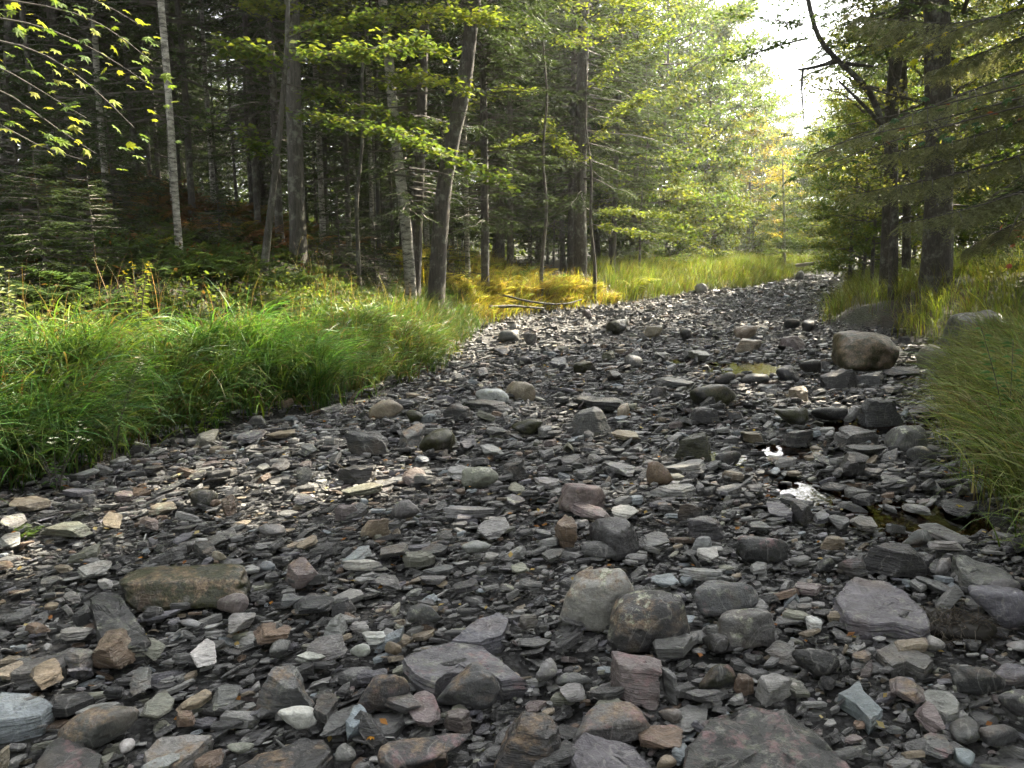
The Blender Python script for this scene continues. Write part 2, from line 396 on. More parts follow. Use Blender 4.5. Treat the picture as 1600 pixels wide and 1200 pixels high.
def rock(sub, kind, w, d, h, seed, tilt=None):
    r = np.random.default_rng(seed); D, Fa = ICO[sub]
    pl = []
    if kind == 'S':
        k = r.integers(5, 8); a0 = r.uniform(0, 6.28)
        pl = [(np.array([r.normal(0, .09), r.normal(0, .09), 1]), 1.0), (np.array([0, 0, -1.0]), 1.0)]
        for i in range(k):
            a = a0 + (i + r.uniform(-.3, .3)) * 2 * math.pi / k
            pl.append((np.array([math.cos(a), math.sin(a), r.uniform(-.35, .35)]), r.uniform(.72, 1.0)))
        p, el = 40, r.uniform(.45, .85)
    elif kind == 'B':
        pl = [(np.array([r.normal(0, .22), r.normal(0, .22), 1]), r.uniform(.75, .95)), (np.array([0, 0, -1.0]), .9)]
        k = r.integers(4, 7); a0 = r.uniform(0, 6.28)
        for i in range(k):
            a = a0 + (i + r.uniform(-.3, .3)) * 2 * math.pi / k
            pl.append((np.array([math.cos(a), math.sin(a), r.uniform(-.25, .45)]), r.uniform(.75, 1.0)))
        for i in range(4):
            v = r.normal(size=3); v[2] = abs(v[2]); pl.append((v, r.uniform(.95, 1.15)))
        p, el = 44, r.uniform(.7, 1)
    elif kind in 'RO':
        pl = [(np.array([r.normal(0, .12), r.normal(0, .12), 1]), .88), (np.array([0, 0, -1.0]), .95)]
        for i in range(4):
            a = i * math.pi / 2 + r.normal(0, .2); pl.append((np.array([math.cos(a), math.sin(a), r.normal(.05, .12)]), r.uniform(.82, 1.0)))
        for i in range(7):
            v = r.normal(size=3); v[2] = abs(v[2]); pl.append((v, r.uniform(1.0, 1.2)))
        p, el = (9 if kind == 'R' else 4.6), 1.0
    else:
        for i in range(14):
            v = r.normal(size=3); pl.append((v, r.uniform(.8, 1.05)))
        pl += [(np.array([0, 0, 1.0]), .9), (np.array([0, 0, -1.0]), .9)]
        p, el = 5.5, r.uniform(.65, 1)
    acc = 0
    for n, hh in pl:
        n = n / np.linalg.norm(n); acc = acc + np.maximum(D @ n / hh, 0) ** p
    V = D * (acc ** (-1 / p))[:, None]
    a = r.uniform(-.9, .9) if kind not in 'RO' else r.uniform(-.3, .3); c_, s_ = math.cos(a), math.sin(a)
    V = V * np.array([1, el, 1]); V = V @ np.array([[c_, s_, 0], [-s_, c_, 0], [0, 0, 1]])
    V = V + 0.05 * V * fbm(V * 2.2 + seed % 97, seed % 91, 3)[:, None]
    if kind in 'SB':                      # chipped edges and layered sides
        q = np.floor((V[:, 2] + 0.05 * fbm(V * 3, 5, 2)) * 3.2)
        V[:, :2] *= (1 + 0.05 * hash3(q, q * 0 + seed % 50, q * 0, 3) * (np.abs(V[:, 2]) < 0.93))[:, None]
    V = V - (V.max(0) + V.min(0)) / 2; V = V / np.abs(V).max(0)
    V = V * np.array([w, d, h]) / 2
    if tilt is not None:
        ax, an = tilt; M = np.array(Matrix.Rotation(an, 3, Vector((math.cos(ax), math.sin(ax), 0)))); V = V @ M.T
    sm = min(w, d, h)
    V = V + (0.035 * sm) * np.stack([fbm(V / (0.22 * max(w, d)) + k * 9.1, seed % 77 + k, 3) for k in range(3)], 1)
    return V, Fa

PAL = {'g': ((.084, .084, .084), 'grey'), 'd': ((.034, .034, .035), 'charcoal'), 'l': ((.185, .185, .18), 'pale grey'), 'w': ((.36, .36, .345), 'whitish'),
       'r': ((.12, .084, .06), 'rust brown'), 'p': ((.122, .10, .098), 'pinkish'), 'v': ((.093, .091, .105), 'violet grey'), 'b': ((.17, .192, .208), 'pale blue'),
       't': ((.21, .175, .13), 'tan'), 'n': ((.165, .168, .135), 'pale olive')}
SHAPE = {'S': ('flat_stone', 'flat slate'), 'C': ('cobble_stone', 'rounded stone'), 'R': ('boulder_stone', 'boulder'), 'O': ('boulder_stone', 'boulder'), 'B': ('angular_stone', 'angular rock'), 'P': ('broad_slate', 'slate slab')}
# u0 v0 u1 v1 shape colour [flags r rust, l lichen, m moss, k pink] | short name | where; black sliver is driftwood built as slate
TABLE = '''
866 884 1006 982 R l rl|larger twin boulder|grey boulder with tan and lichened top behind its lower twin, biggest of the pair
942 926 1080 1022 O d rl|smaller twin boulder|lichened greenish boulder leaning against the larger tan-topped twin boulder
175 864 400 950 R d mr|long mossy boulder|long low dark boulder furred with brown and green moss
1294 511 1396 576 O r mr|red-capped boulder|big round mid-stream boulder with reddish moss cap and dark base
954 1018 1035 1103 B p k|pink-topped block|angular block with flat pink and tan top, standing before the twin boulders
886 1095 1020 1162 R g rk|smooth tan-flushed boulder|smooth grey boulder with tan and pink flush, below the pink-topped block
681 1031 781 1103 C g r|tan-faced boulder|dark round boulder with a speckled tan face beside the violet slab
559 1049 642 1107 C d kr|pink-crowned boulder|dark rounded boulder with pink and brown speckled crown
590 1146 735 1215 C d kr|mottled bedrock hump|large mottled pink and brown hump of rock at the bottom edge
775 1095 880 1210 B d r|jagged layered rock|jagged dark layered rock with tan top faces
96 1089 215 1162 C g r|golden-lichened boulder|grey boulder with golden brown lichen behind the charcoal slab
149 976 213 1038 B r -|upright rusty block|upright rust brown and violet block below the dark wedge
1112 951 1208 1013 R g l|pale-backed cobble|large cobble with pale back and dark underside, beside the smaller twin boulder
1099 991 1140 1028 C d -|small black cobble|small round black cobble tucked against the pale-backed cobble
1240 1014 1306 1065 C d -|egg-shaped dark cobble|smooth egg-shaped dark cobble, alone among pale chips
1480 1036 1561 1087 C d -|long dark oval cobble|long dark oval cobble near the tangled root mat
1089 1040 1149 1081 C d mk|red-mossed cobble|dark cobble crusted with red and brown moss
1552 1075 1612 1120 C g l|pale oval cobble|pale grey oval cobble cut by the picture edge
1482 1124 1525 1170 C g -|round twin cobble|round grey cobble touching a longer grey cobble
1524 1130 1594 1176 C g -|long twin cobble|long grey cobble touching a rounder grey cobble
921 805 998 872 R d -|big dark rounded boulder|big smooth dark boulder behind the larger twin boulder
908 847 966 873 C d -|low dark foot stone|low dark stone at the foot of the big dark boulder
865 799 900 855 S r -|upright rusty slate|rust brown slate standing on edge beside the big dark boulder
891 788 955 816 S p k|pink-mottled slate|pale slate with pink mottling resting behind the upright rusty slate
953 787 1000 818 S w -|white split slate|white slate with a dark split across it
872 754 948 797 R p k|red-crowned boulder|dark boulder with pinkish red crown in mid stream
1012 719 1048 761 C r k|red-topped knob|reddish topped knobbly stone beside a long pale slate
1030 714 1106 740 S l -|long pale slate|long pale grey slate behind the red-topped knob
1005 758 1090 779 S l -|thin splintered slate|long thin splintered slate in front of the red-topped knob
1054 675 1114 714 B d m|moss-topped dark block|square dark block with green mossy top standing in a small pool
1070 806 1132 843 B v -|violet block|rounded violet grey block above a whitish cube
1080 838 1114 865 B l -|whitish cube|small whitish cube-like stone below the violet block
1087 862 1124 884 S w -|white lens slate|small white lens-shaped slate beside a brown pebble
1151 838 1228 883 C d k|dark red cobble|dark elongated cobble with red-stained crown
1077 908 1187 966 C g k|cracked dome slab|broad grey domed slab with pink stain and fine cracks
1061 894 1128 913 S l -|layered pale slate|flat pale layered slate behind the cracked dome slab
1016 905 1059 927 S b -|blue slate behind twins|pale blue flat slate tucked behind the twin boulders
1344 842 1454 896 B d -|long dark block|long dark angled block beside the wedge slab
1341 613 1411 657 B d -|black squared block|squared black block standing in a dark pool
1280 574 1340 602 B d -|dark brick-like block|dark brick-like block in front of the red-capped boulder
1482 502 1560 562 R g l|lichened bank boulder|lichened grey boulder half buried in the right grass bank
1440 538 1480 577 C n l|greenish bank stone|greenish stone at the foot of the lichened bank boulder
1386 662 1448 703 R g l|olive-topped boulder|grey boulder with pale olive top beside hanging grass
1303 664 1374 695 B g -|broad grey block|broad grey block behind the kite-shaped slate
1321 689 1384 711 S g -|kite-shaped slate|kite-shaped grey slate lying in front of a broad block
1260 630 1329 653 C d -|dark domed rock|dark domed rock in the wet channel
890 635 956 674 B g -|cracked angular rock|angular grey rock with cracked pale edge
890 608 985 640 S d -|long layered ledge|long dark layered ledge behind the cracked angular rock
742 603 796 626 C w l|white boulder|white lichened boulder resting behind a black sliver of slate
722 622 804 641 S d -|black sliver slate|black wood-like sliver of slate below the white boulder
790 588 838 619 C t r|tan humped cobble|tan humped cobble behind the white boulder
655 664 711 703 C d m|black mossy cobble|black mossy cobble beside a tan-topped block
622 656 663 694 B g r|tan-topped block|grey block with tan top beside the black mossy cobble
577 624 632 651 C t l|tan bank-side boulder|flat tan boulder at the edge of the grass bank
784 711 827 743 B d -|dark pyramid stone|dark pyramid-shaped stone above pale flat slates
721 727 779 758 C n l|pale olive boulder|pale olive lichened boulder among small slates
564 810 608 840 B t k|pinkish tan block|pinkish tan angular block standing on slates
522 787 562 811 B p -|dark red slate|dark red angular slate behind the pinkish tan block
447 870 503 914 B p r|brown and pink rock|brown and pink rock with white bird lime
67 810 147 836 S n -|pale olive plate|large pale olive plate of slate near the small fern
15 776 82 795 S t -|tan plate by the bank|long tan plate of slate under the left bank
336 923 390 956 C p -|dusky pink cobble|dusky pink cobble in front of the long mossy boulder
202 922 247 950 B r -|brown wedge pebble|angular brown pebble against the long mossy boulder
347 764 372 798 B r -|brown upright shard|brown striped shard standing upright among slates
637 945 690 980 C g l|speckled cobble|speckled grey cobble above the violet slab
455 927 524 964 S d -|dark bar slate|long dark bar-shaped slate lying diagonally
1146 508 1183 526 C t r|sunlit tan cobble|tan cobble upstream of the small green pool
946 499 981 519 C d m|mossy far cobble|dark mossy cobble below the cut bank
1238 424 1256 437 C g l|distant grey boulder|round grey boulder far up the stream
1085 444 1104 459 C l l|boulder in meadow edge|pale boulder at the edge of the far meadow
186 1137 209 1165 C w -
42 1034 103 1072 S t -
0 1038 32 1061 S t -
101 1001 150 1049 B g -
96 980 141 999 S l -
299 995 349 1035 S w -
202 1035 244 1076 S g -
215 997 261 1025 S n -
226 1072 275 1113 S n -
282 1065 330 1101 S t -
275 1095 306 1119 B r -
328 1062 375 1101 S g -
356 1151 395 1173 C n -
304 1170 349 1204 S r -
0 1157 14 1197 S t -
220 1175 279 1206 S l r
395 1037 492 1104 B g r
437 1095 497 1133 C w -
491 1081 530 1136 S d -
544 1106 577 1157 S b -
510 1102 560 1157 S g -
526 1157 557 1193 C g -
590 1075 662 1121 S g -
692 1102 738 1138 B p -
632 1080 692 1138 S p k
547 1005 580 1029 C w -
565 995 605 1015 S w -
600 1007 629 1028 C t -
422 993 452 1028 C g -
509 962 540 999 B l -
390 972 459 1008 S r -
461 1023 510 1039 S w -
480 1001 545 1038 S g -
997 1137 1070 1183 S r k
1047 1162 1077 1196 B b -
1025 1181 1057 1206 C t -
1145 1055 1182 1087 B r -
866 1045 925 1075 C g -
875 1069 915 1098 S l -
914 1080 980 1097 S d -
836 1025 870 1068 C l l
1069 1082 1127 1104 S g -
1030 1102 1065 1131 C l r
1036 1040 1059 1100 S g -
1385 1062 1445 1113 S p r
1431 1109 1469 1158 S p k
1434 1157 1485 1196 S g kr
1490 1170 1521 1204 C b -
1180 1057 1235 1105 B l -
1259 967 1284 991 B w -
1444 994 1472 1021 C l -
1232 1070 1248 1087 B w -
1190 1008 1243 1045 S g -
1547 1040 1608 1069 S v -
1308 865 1355 896 B g k
1271 871 1306 895 C d -
1455 869 1491 897 C l -
1325 802 1375 832 S l -
1295 801 1324 827 S g -
1266 794 1295 819 S v -
1195 789 1238 813 S v -
1237 781 1271 816 B d -
1447 818 1503 852 S g -
1410 821 1450 851 C g -
1446 842 1499 862 S l -
1467 762 1525 800 S d -
1416 772 1444 795 S l -
1510 912 1612 978 C v -
1538 896 1590 936 C g -
1440 905 1495 941 S g -
1058 785 1103 813 B d -
997 840 1045 865 S g -
1076 633 1126 656 B d -
954 668 1000 689 S t -
963 630 985 651 C t l
1076 600 1150 633 C d m
692 630 740 654 B d -
799 650 849 672 C d m
540 667 610 701 B d -
527 720 588 751 B d -
647 704 672 719 S b -
697 720 749 741 S l -
535 752 600 773 S n -
625 727 670 749 S p -
750 693 789 709 S l -
835 748 875 761 S l -
635 639 662 658 C d m
327 827 366 850 S g -
305 834 327 846 C w -
292 845 346 872 S d -
277 839 305 856 C g l
226 944 260 968 B d -
359 946 400 992 S l -
122 875 172 902 S l -
153 900 177 915 B w -
330 769 345 783 C r -
297 755 340 782 C d m
210 801 255 820 S p -
100 925 130 942 S g -
64 940 94 953 S t -
120 941 145 973 B d -
332 859 356 873 C t -
608 780 656 812 C g -
691 789 775 810 S l -
745 810 797 840 S l -
721 842 769 865 C l l
658 854 701 875 S d -
754 866 780 879 S l -
658 884 710 904 S g -
655 901 698 917 S g -
584 905 629 927 S g -
592 850 641 881 S g -
536 856 579 886 S b -
536 880 609 894 S w -
519 934 556 967 B d -
406 879 431 897 C b -
467 841 495 861 S t -
707 910 749 929 S d -
610 952 626 970 S n -
439 925 475 947 S g -
1339 576 1384 597 B g -
1411 627 1471 649 S g -
1416 697 1462 722 C d -
1219 662 1272 688 B d -
1211 634 1262 661 C d m
1247 557 1285 581 C d -
1211 565 1248 591 C d -
1380 571 1440 586 S g -
1372 597 1418 609 S g -
1303 703 1350 742 B d -
1250 498 1275 516 C d -
1225 498 1250 511 C d -
895 564 931 580 C d m
1007 510 1035 525 C t -
1061 513 1083 529 C d -
1145 528 1191 546 B t r
1022 585 1080 606 S g -
1115 580 1149 597 C d -
1157 582 1203 598 C d -
940 545 960 562 B n m
1016 602 1042 618 B g -
910 481 925 494 C p -
'''
# slabs drawn by their outline on the ground: points | colour flags | name | label | thickness
OUT = [
 ([(92, 1126), (124, 1126), (130, 1140), (156, 1157), (150, 1175), (135, 1205), (50, 1205), (51, 1172), (72, 1140)], 'd', 'k', 'charcoal slab', 'large flat charcoal slab with faint red stain in front of the golden-lichened boulder', .05),
 ([(222, 1152), (250, 1125), (330, 1124), (300, 1155), (272, 1177), (232, 1182)], 'l', 'r', 'tan-faced slab', 'pale grey pointed slab with tan face beside the golden-lichened boulder', .035),
 ([(0, 1064), (45, 1064), (80, 1082), (60, 1098), (25, 1108), (-8, 1114), (-20, 1085)], 'b', '-', 'blue-topped slab', 'bluish topped slab at the picture edge below tan slates', .05),
 ([(5, 1035), (107, 1000), (110, 1010), (100, 1028), (50, 1038), (15, 1043)], 'g', '-', 'long streaked slab', 'long streaked grey slab behind two tan slates', .04),
 ([(140, 925), (160, 912), (185, 915), (200, 935), (222, 965), (234, 985), (225, 990), (180, 995), (155, 985), (145, 950)], 'd', '-', 'dark wedge slab', 'dark pointed wedge slab beside the long mossy boulder', .07),
 ([(370, 1180), (400, 1162), (462, 1140), (507, 1139), (520, 1160), (500, 1185), (475, 1206), (360, 1206)], 'd', 'r', 'brown-veined slab', 'dark slab with brown band and pale vein at the bottom edge', .06),
 ([(631, 1025), (658, 1008), (708, 992), (754, 996), (791, 1025), (820, 1048), (783, 1052), (733, 1040), (695, 1048), (679, 1060), (641, 1044)], 'v', 'k', 'broad violet slab', 'broad dark violet slab with chipped near edge behind the tan-faced boulder', .05),
 ([(705, 995), (745, 965), (780, 955), (795, 965), (784, 988), (750, 998)], 'v', '-', 'upper violet slab', 'smaller violet slab lying above the broad violet slab', .05),
 ([(890, 1160), (910, 1132), (950, 1145), (990, 1157), (1022, 1192), (1024, 1208), (905, 1208)], 'v', '-', 'front violet slab', 'violet grey slab below the smooth tan-flushed boulder', .07),
 ([(1072, 1165), (1110, 1115), (1170, 1097), (1225, 1100), (1290, 1138), (1345, 1188), (1352, 1212), (1060, 1212)], 'd', 'k', 'mossy bedrock', 'broad dark bedrock hump dotted with red moss and pale lichen', .09),
 ([(1310, 1082), (1342, 1062), (1350, 1078), (1379, 1110), (1360, 1125), (1339, 1100)], 'b', '-', 'bluish slate', 'bright pale blue slate with notched edge, below the egg-shaped cobble', .03),
 ([(1432, 1078), (1450, 1074), (1485, 1077), (1500, 1095), (1498, 1112), (1480, 1115), (1460, 1100)], 'l', '-', 'pale scalloped slab', 'pale grey scalloped slab in front of the long dark oval cobble', .035),
 ([(1370, 1009), (1407, 992), (1450, 1017), (1460, 1027), (1445, 1040), (1417, 1027), (1395, 1034)], 'g', '-', 'grey kite slab', 'flat grey kite-shaped slab beside the tangled root mat', .03),
 ([(1304, 930), (1335, 900), (1375, 905), (1415, 922), (1450, 952), (1455, 968), (1440, 976), (1400, 966), (1360, 966), (1325, 956)], 'v', '-', 'stepped violet slab', 'large stepped slab with violet sheen on its layered front', .065),
 ([(1490, 854), (1525, 865), (1570, 880), (1588, 898), (1538, 906), (1502, 892)], 'g', '-', 'raised wedge slab', 'large raised wedge-shaped slab below the brown pool', .07),
]
GROUP = 'stones lying in the dry stream bed'
STONES = []                              # (object, px centre, shape key, colour key, name or None, px size)
BOX = []
def finish_stone(o, ck, flags, seed):
    r = random.Random(seed); c = PAL[ck][0]; f = r.uniform(.82, 1.2)
    o.color = (c[0] * f * r.uniform(.95, 1.05), c[1] * f, c[2] * f * r.uniform(.95, 1.05), 1)
    o['layer'] = {'flat_stone': .75, 'broad_slate': .45, 'angular_stone': .55}.get(o.name.split('.')[0], .08)
    for ch, p in (('r', 'rust'), ('l', 'lichen'), ('m', 'moss'), ('k', 'pink')):
        o[p] = 0.95 if ch in flags else (0.30 if r.random() < .25 and p in ('rust', 'lichen') else 0.0)
def put_stone(u0, v0, u1, v1, sk, ck, flags, seed):
    uc = (u0 + u1) / 2; g = gnd(uc, v1); Df = math.hypot(g[1], CH) ; Dd = g[1] * CP + CH * SP
    w = (u1 - u0) * Dd / FPX; ext = (v1 - v0) * Dd / FPX
    th = math.atan2(CH, g[1]); sn, cs = math.sin(th), math.cos(th)
    h = {'S': .105, 'C': .5, 'B': .5, 'R': .45, 'O': .45}[sk] * w
    d = (ext - h * cs) / sn
    lo, hi = (.45, 1.9) if sk == 'S' else (.55, 1.3)
    if d < lo * w: d = lo * w; h = max((ext - d * sn) / cs, .10 * w)
    if d > hi * w: d = hi * w; h = (ext - d * sn) / cs
    h = min(h, 1.4 * w) * (1.15 if sk != 'S' else 1)
    x, y = g[0] * (1 + d / 2 / max(g[1], .1)), g[1] + d / 2
    px = max(u1 - u0, v1 - v0)
    sub = 4 if px > 75 else (3 if px > 34 else 2)
    buried = .22 if sk != 'S' else .3
    H3 = h * (1 + buried) + (0.012 if sk == 'S' else 0)
    rr = random.Random(seed)
    tilt = (rr.uniform(0, 6.28), rad(rr.uniform(2, 9))) if sk == 'S' else (rr.uniform(0, 6.28), rad(rr.uniform(0, 6)))
    V, Fa = rock(sub, sk, w, d, H3, seed, tilt)
    me = make_mesh('stone', V, Fa, None, True, 24 if sk in 'SB' else None)
    z = max(Hs(x, y) + .045, -.05)
    o = link(SHAPE[sk][0], me, M_STONE); o.location = (x, y, z + H3 / 2 - buried * h + (0.006 if sk == 'S' else 0))
    o['category'] = 'stone'; o['group'] = GROUP
    finish_stone(o, ck, flags, seed); return o
def outline_slab(pts, ck, flags, thick, seed):
    P = np.array([gnd(u, v, thick)[:2] for u, v in pts]); r = np.random.default_rng(seed)
    Q = []
    for a, b in zip(P, np.roll(P, -1, 0)):
        n = max(2, int(np.linalg.norm(b - a) / 0.02))
        for i in range(n): Q.append(a + (b - a) * i / n)
    Q = np.array(Q); c = P.mean(0); n = len(Q); Q = Q - c
    nn = np.stack([Q[:, 0] * 30, Q[:, 1] * 30, Q[:, 0] * 0], 1)
    Q = Q * (1 + 0.03 * fbm(nn, seed, 2))[:, None]
    rings = [(0.2, 1), (.4, 1), (.6, 1), (.75, 1), (.87, 1), (.95, .98), (.985, .90), (1.0, .75), (.975, .70), (1.015, .55), (.985, .42), (1.03, .25), (1.0, -.2), (.95, -.8)]
    V = [np.array([[0, 0, thick]])]
    tx, ty = r.normal(0, .05, 2)
    for k, (s, zz) in enumerate(rings):
        e = 1 + (0.02 * fbm(np.stack([Q[:, 0] * 22, Q[:, 1] * 22, Q[:, 0] * 0 + k * 1.7], 1), seed + k, 2) if k > 4 else 0)
        xy = Q * s * np.reshape(e, (-1, 1)) if k > 4 else Q * s
        z = np.full(n, thick * zz) + (0.10 * thick + .004) * n2(xy[:, 0], xy[:, 1], 16, seed, 3) + (xy[:, 0] * tx + xy[:, 1] * ty) * (zz > 0)
        if zz > .95: z = z + 0.22 * thick * np.floor(1.4 * n2(xy[:, 0], xy[:, 1], 7, seed + 5, 2)) * 0.5
        V.append(np.column_stack([xy, z]))
    V = np.concatenate(V); k = np.arange(n); k2 = (k + 1) % n
    Fa = [np.stack([k * 0, 1 + k, 1 + k2], 1)]
    for i in range(len(rings) - 1):
        a = 1 + i * n; b = a + n
        Fa += [np.stack([a + k, b + k, b + k2], 1), np.stack([a + k, b + k2, a + k2], 1)]
    me = make_mesh('slab', V, np.concatenate(Fa), None, True, 35)
    o = link('broad_slate', me, M_STONE); o.location = (c[0], c[1], Hs(*c) + 0.025)
    o['category'] = 'stone'; o['group'] = GROUP
    finish_stone(o, ck, flags, seed); return o
for i, (pts, ck, fl, nm, lab, th) in enumerate(OUT):
    o = outline_slab(pts, ck, fl, th, 300 + i); o['label'] = lab
    P = np.array(pts); b = (*P.min(0), *P.max(0)); BOX.append(b)
    STONES.append((o, ((b[0] + b[2]) / 2, (b[1] + b[3]) / 2), 'P', ck, nm))
for i, ln in enumerate(TABLE.strip().split('\n')):
    q = ln.split('|'); u0, v0, u1, v1, sk, ck, fl = q[0].split()[:7]
    b = tuple(map(float, (u0, v0, u1, v1)))
    o = put_stone(*b, sk, ck, fl, 1000 + i * 7); BOX.append(b)
    nm = None
    if len(q) > 2: o['label'] = q[2]; nm = q[1]
    STONES.append((o, ((b[0] + b[2]) / 2, (b[1] + b[3]) / 2), sk, ck, nm))
# further single stones where the photograph has unremarkable ones of the same size
tries = 0
while len(STONES) < 300 and tries < 20000:
    tries += 1
    v1 = R.uniform(520, 1195); u = R.uniform(0, 1600); k = (v1 - 420) / 780
    w = R.uniform(24, 30 + 34 * k); hgt = w * R.uniform(.4, .75)
    b = (u - w / 2, v1 - hgt, u + w / 2, v1)
    g = gnd(u, v1); s, _ = banks(np.array([g[0]]), np.array([g[1]]))
    if s[0] > -0.15: continue
    if any(b[0] < c[2] + 3 and b[2] > c[0] - 3 and b[1] < c[3] + 3 and b[3] > c[1] - 3 for c in BOX): continue
    sk = R.choice('SSSSSBBC'); ck = R.choice('gggggddlllvrtpn')
    o = put_stone(*b, sk, ck, R.choice(['-', '-', 'r', 'l']), 5000 + tries); BOX.append(b)
    STONES.append((o, (u, v1 - hgt / 2), sk, ck, None))
# labels of the unnamed stones: look, then where they lie from the named stone next to them
NAMED = [(p, nm) for o, p, sk, ck, nm in STONES if nm]
ORD = ['', 'second ', 'third ', 'fourth ', 'fifth ', 'sixth ', 'seventh ', 'eighth ']
rel = {}
for o, p, sk, ck, nm in STONES:
    if nm: continue
    dist = [(math.hypot(p[0] - q[0], 1.5 * (p[1] - q[1])), q, n) for q, n in NAMED]
    dd, q, n = min(dist); dx, dy = p[0] - q[0], (p[1] - q[1]) * 1.5
    where = ('to the right of' if dx > 0 else 'to the left of') if abs(dx) > abs(dy) else ('behind' if dy < 0 else 'in front of')
    rel.setdefault((PAL[ck][1], SHAPE[sk][1], where, n), []).append((dd, o))
for (cw, sw, where, n), lst in rel.items():
    for k, (dd, o) in enumerate(sorted(lst, key=lambda t: t[0])):
        o['label'] = f"{ORD[k]}{cw} {sw} {where} the {n}"

# loose shingle: thousands of small slates nobody could count
def prism(n, r, full):
    a = np.sort(r.uniform(0, 1, n) * .6 + np.arange(n)) * 2 * math.pi / n
    rr = r.uniform(.62, 1.0, n); P = np.stack([np.cos(a) * rr, np.sin(a) * rr * r.uniform(.36, .8)], 1)
    k = np.arange(n); k2 = (k + 1) % n
    if full:
        V = np.concatenate([np.column_stack([P * .8, 1 + r.normal(0, .18, n)]), np.column_stack([P, .45 + r.normal(0, .2, n)]), np.column_stack([P * r.uniform(.85, 1, (n, 1)), np.full(n, -1.)]), [[0, 0, 1.1]]])
        Fa = np.concatenate([np.stack([k * 0 + 3 * n, k, k2], 1), np.stack([k, n + k, n + k2], 1), np.stack([k, n + k2, k2], 1), np.stack([n + k, 2 * n + k, 2 * n + k2], 1), np.stack([n + k, 2 * n + k2, n + k2], 1)])
    else:
        V = np.concatenate([np.column_stack([P * .93, 1 + r.normal(0, .2, n)]), np.column_stack([P, np.full(n, -1.)])])
        Fa = np.concatenate([np.stack([k[1:-1] * 0, k[1:-1], k[1:-1] + 1], 1), np.stack([k, n + k, n + k2], 1), np.stack([k, n + k2, k2], 1)])
    return V, Fa
def scatter_bed(n, y0, y1, med, sig, lo, hi, full, geo, lift, where=None, pale=1.0):
    r = rng; x = r.uniform(-4.2, 17, n * 8); y = y0 + (y1 - y0) * r.uniform(0, 1, n * 8)
    s, _ = banks(x, y); vis = (np.abs(x) < 0.72 * y + 0.4)
    pw = np.zeros(len(x))
    for (c_, a_, b_) in POOLW: pw = np.maximum(pw, np.exp(-(((x - c_[0]) / a_) ** 2 + ((y - c_[1]) / b_) ** 2) * 1.1))
    if where is not None: vis = vis & where(x, y, s)
    ok = np.nonzero((s < 0.12) & vis & ((pw < .5) | (r.uniform(0, 1, len(x)) < .22)))[0][:n]; x, y, s = x[ok], y[ok], s[ok]; n = len(x)
    size = np.clip(np.exp(r.normal(math.log(med), sig, n)), lo, hi)
    z = H(x, y) + lift * r.uniform(-.2, 1, n)
    protos = [prism(r.integers(5, 8), r, full) for _ in range(18)]
    pid = r.integers(0, len(protos), n)
    yaw = r.normal(0.45, 0.65, n); ta = r.normal(2.2, 1.0, n); tilt = np.abs(r.normal(0, rad(19), n)) + (r.uniform(0, 1, n) < .06) * r.uniform(.3, .9, n)
    thick = size * (.05 + .22 * r.uniform(0, 1, n) ** 2) * .5
    pal = np.array([PAL[k][0] for k in 'ggggggggggggdddddddddllllllvvrtpnlb'])
    c = pal[r.integers(0, len(pal), n)] * r.uniform(.6, 1.35, (n, 1)) * pale
    for k, (V, Fa) in enumerate(protos):
        I = np.nonzero(pid == k)[0]
        if not len(I): continue
        P = V[None] * np.stack([size[I] * .5, size[I] * .5, thick[I]], 1)[:, None]
        cy_, sy_ = np.cos(yaw[I])[:, None], np.sin(yaw[I])[:, None]
        X, Y, Z = P[..., 0] * cy_ - P[..., 1] * sy_, P[..., 0] * sy_ + P[..., 1] * cy_, P[..., 2]
        ax, ay = np.cos(ta[I])[:, None], np.sin(ta[I])[:, None]; ct, st = np.cos(tilt[I])[:, None], np.sin(tilt[I])[:, None]
        d = X * ax + Y * ay                                   # component turned by the tilt
        X2 = X + ax * (d * (ct - 1) + Z * st); Y2 = Y + ay * (d * (ct - 1) + Z * st); Z2 = Z * ct - d * st
        W = np.stack([X2 + x[I][:, None], Y2 + y[I][:, None], Z2 + (z[I] + thick[I])[:, None]], -1).reshape(-1, 3)
        FF = (Fa[None] + (np.arange(len(I)) * len(V))[:, None, None]).reshape(-1, 3)
        geo.add(W, FF, np.repeat(c[I], len(V), 0))
g = Geo()
scatter_bed(13500, 1.2, 4.6, .040, .45, .016, .10, False, g, .024)
scatter_bed(5200, 1.2, 5.2, .078, .45, .035, .22, True, g, .045)
scatter_bed(9000, 4.6, 10.5, .070, .35, .03, .13, False, g, .020)
scatter_bed(4200, 4.6, 12, .125, .35, .06, .24, True, g, .05)
scatter_bed(8000, 10.5, 24, .12, .4, .05, .26, False, g, .03)
scatter_bed(3800, 24, 46, .20, .4, .1, .42, False, g, .04)
scatter_bed(4500, 4.4, 8.5, .05, .4, .025, .10, False, g, .035, lambda x, y, s: (x < .15 * y - .9) & (s > -1.9), 1.6)
sh = link('shingle', g.mesh('shingle', False), M_SHINGLE)
tag(sh, 'loose broken slate shingle covering the dry stream bed', kind='stuff')

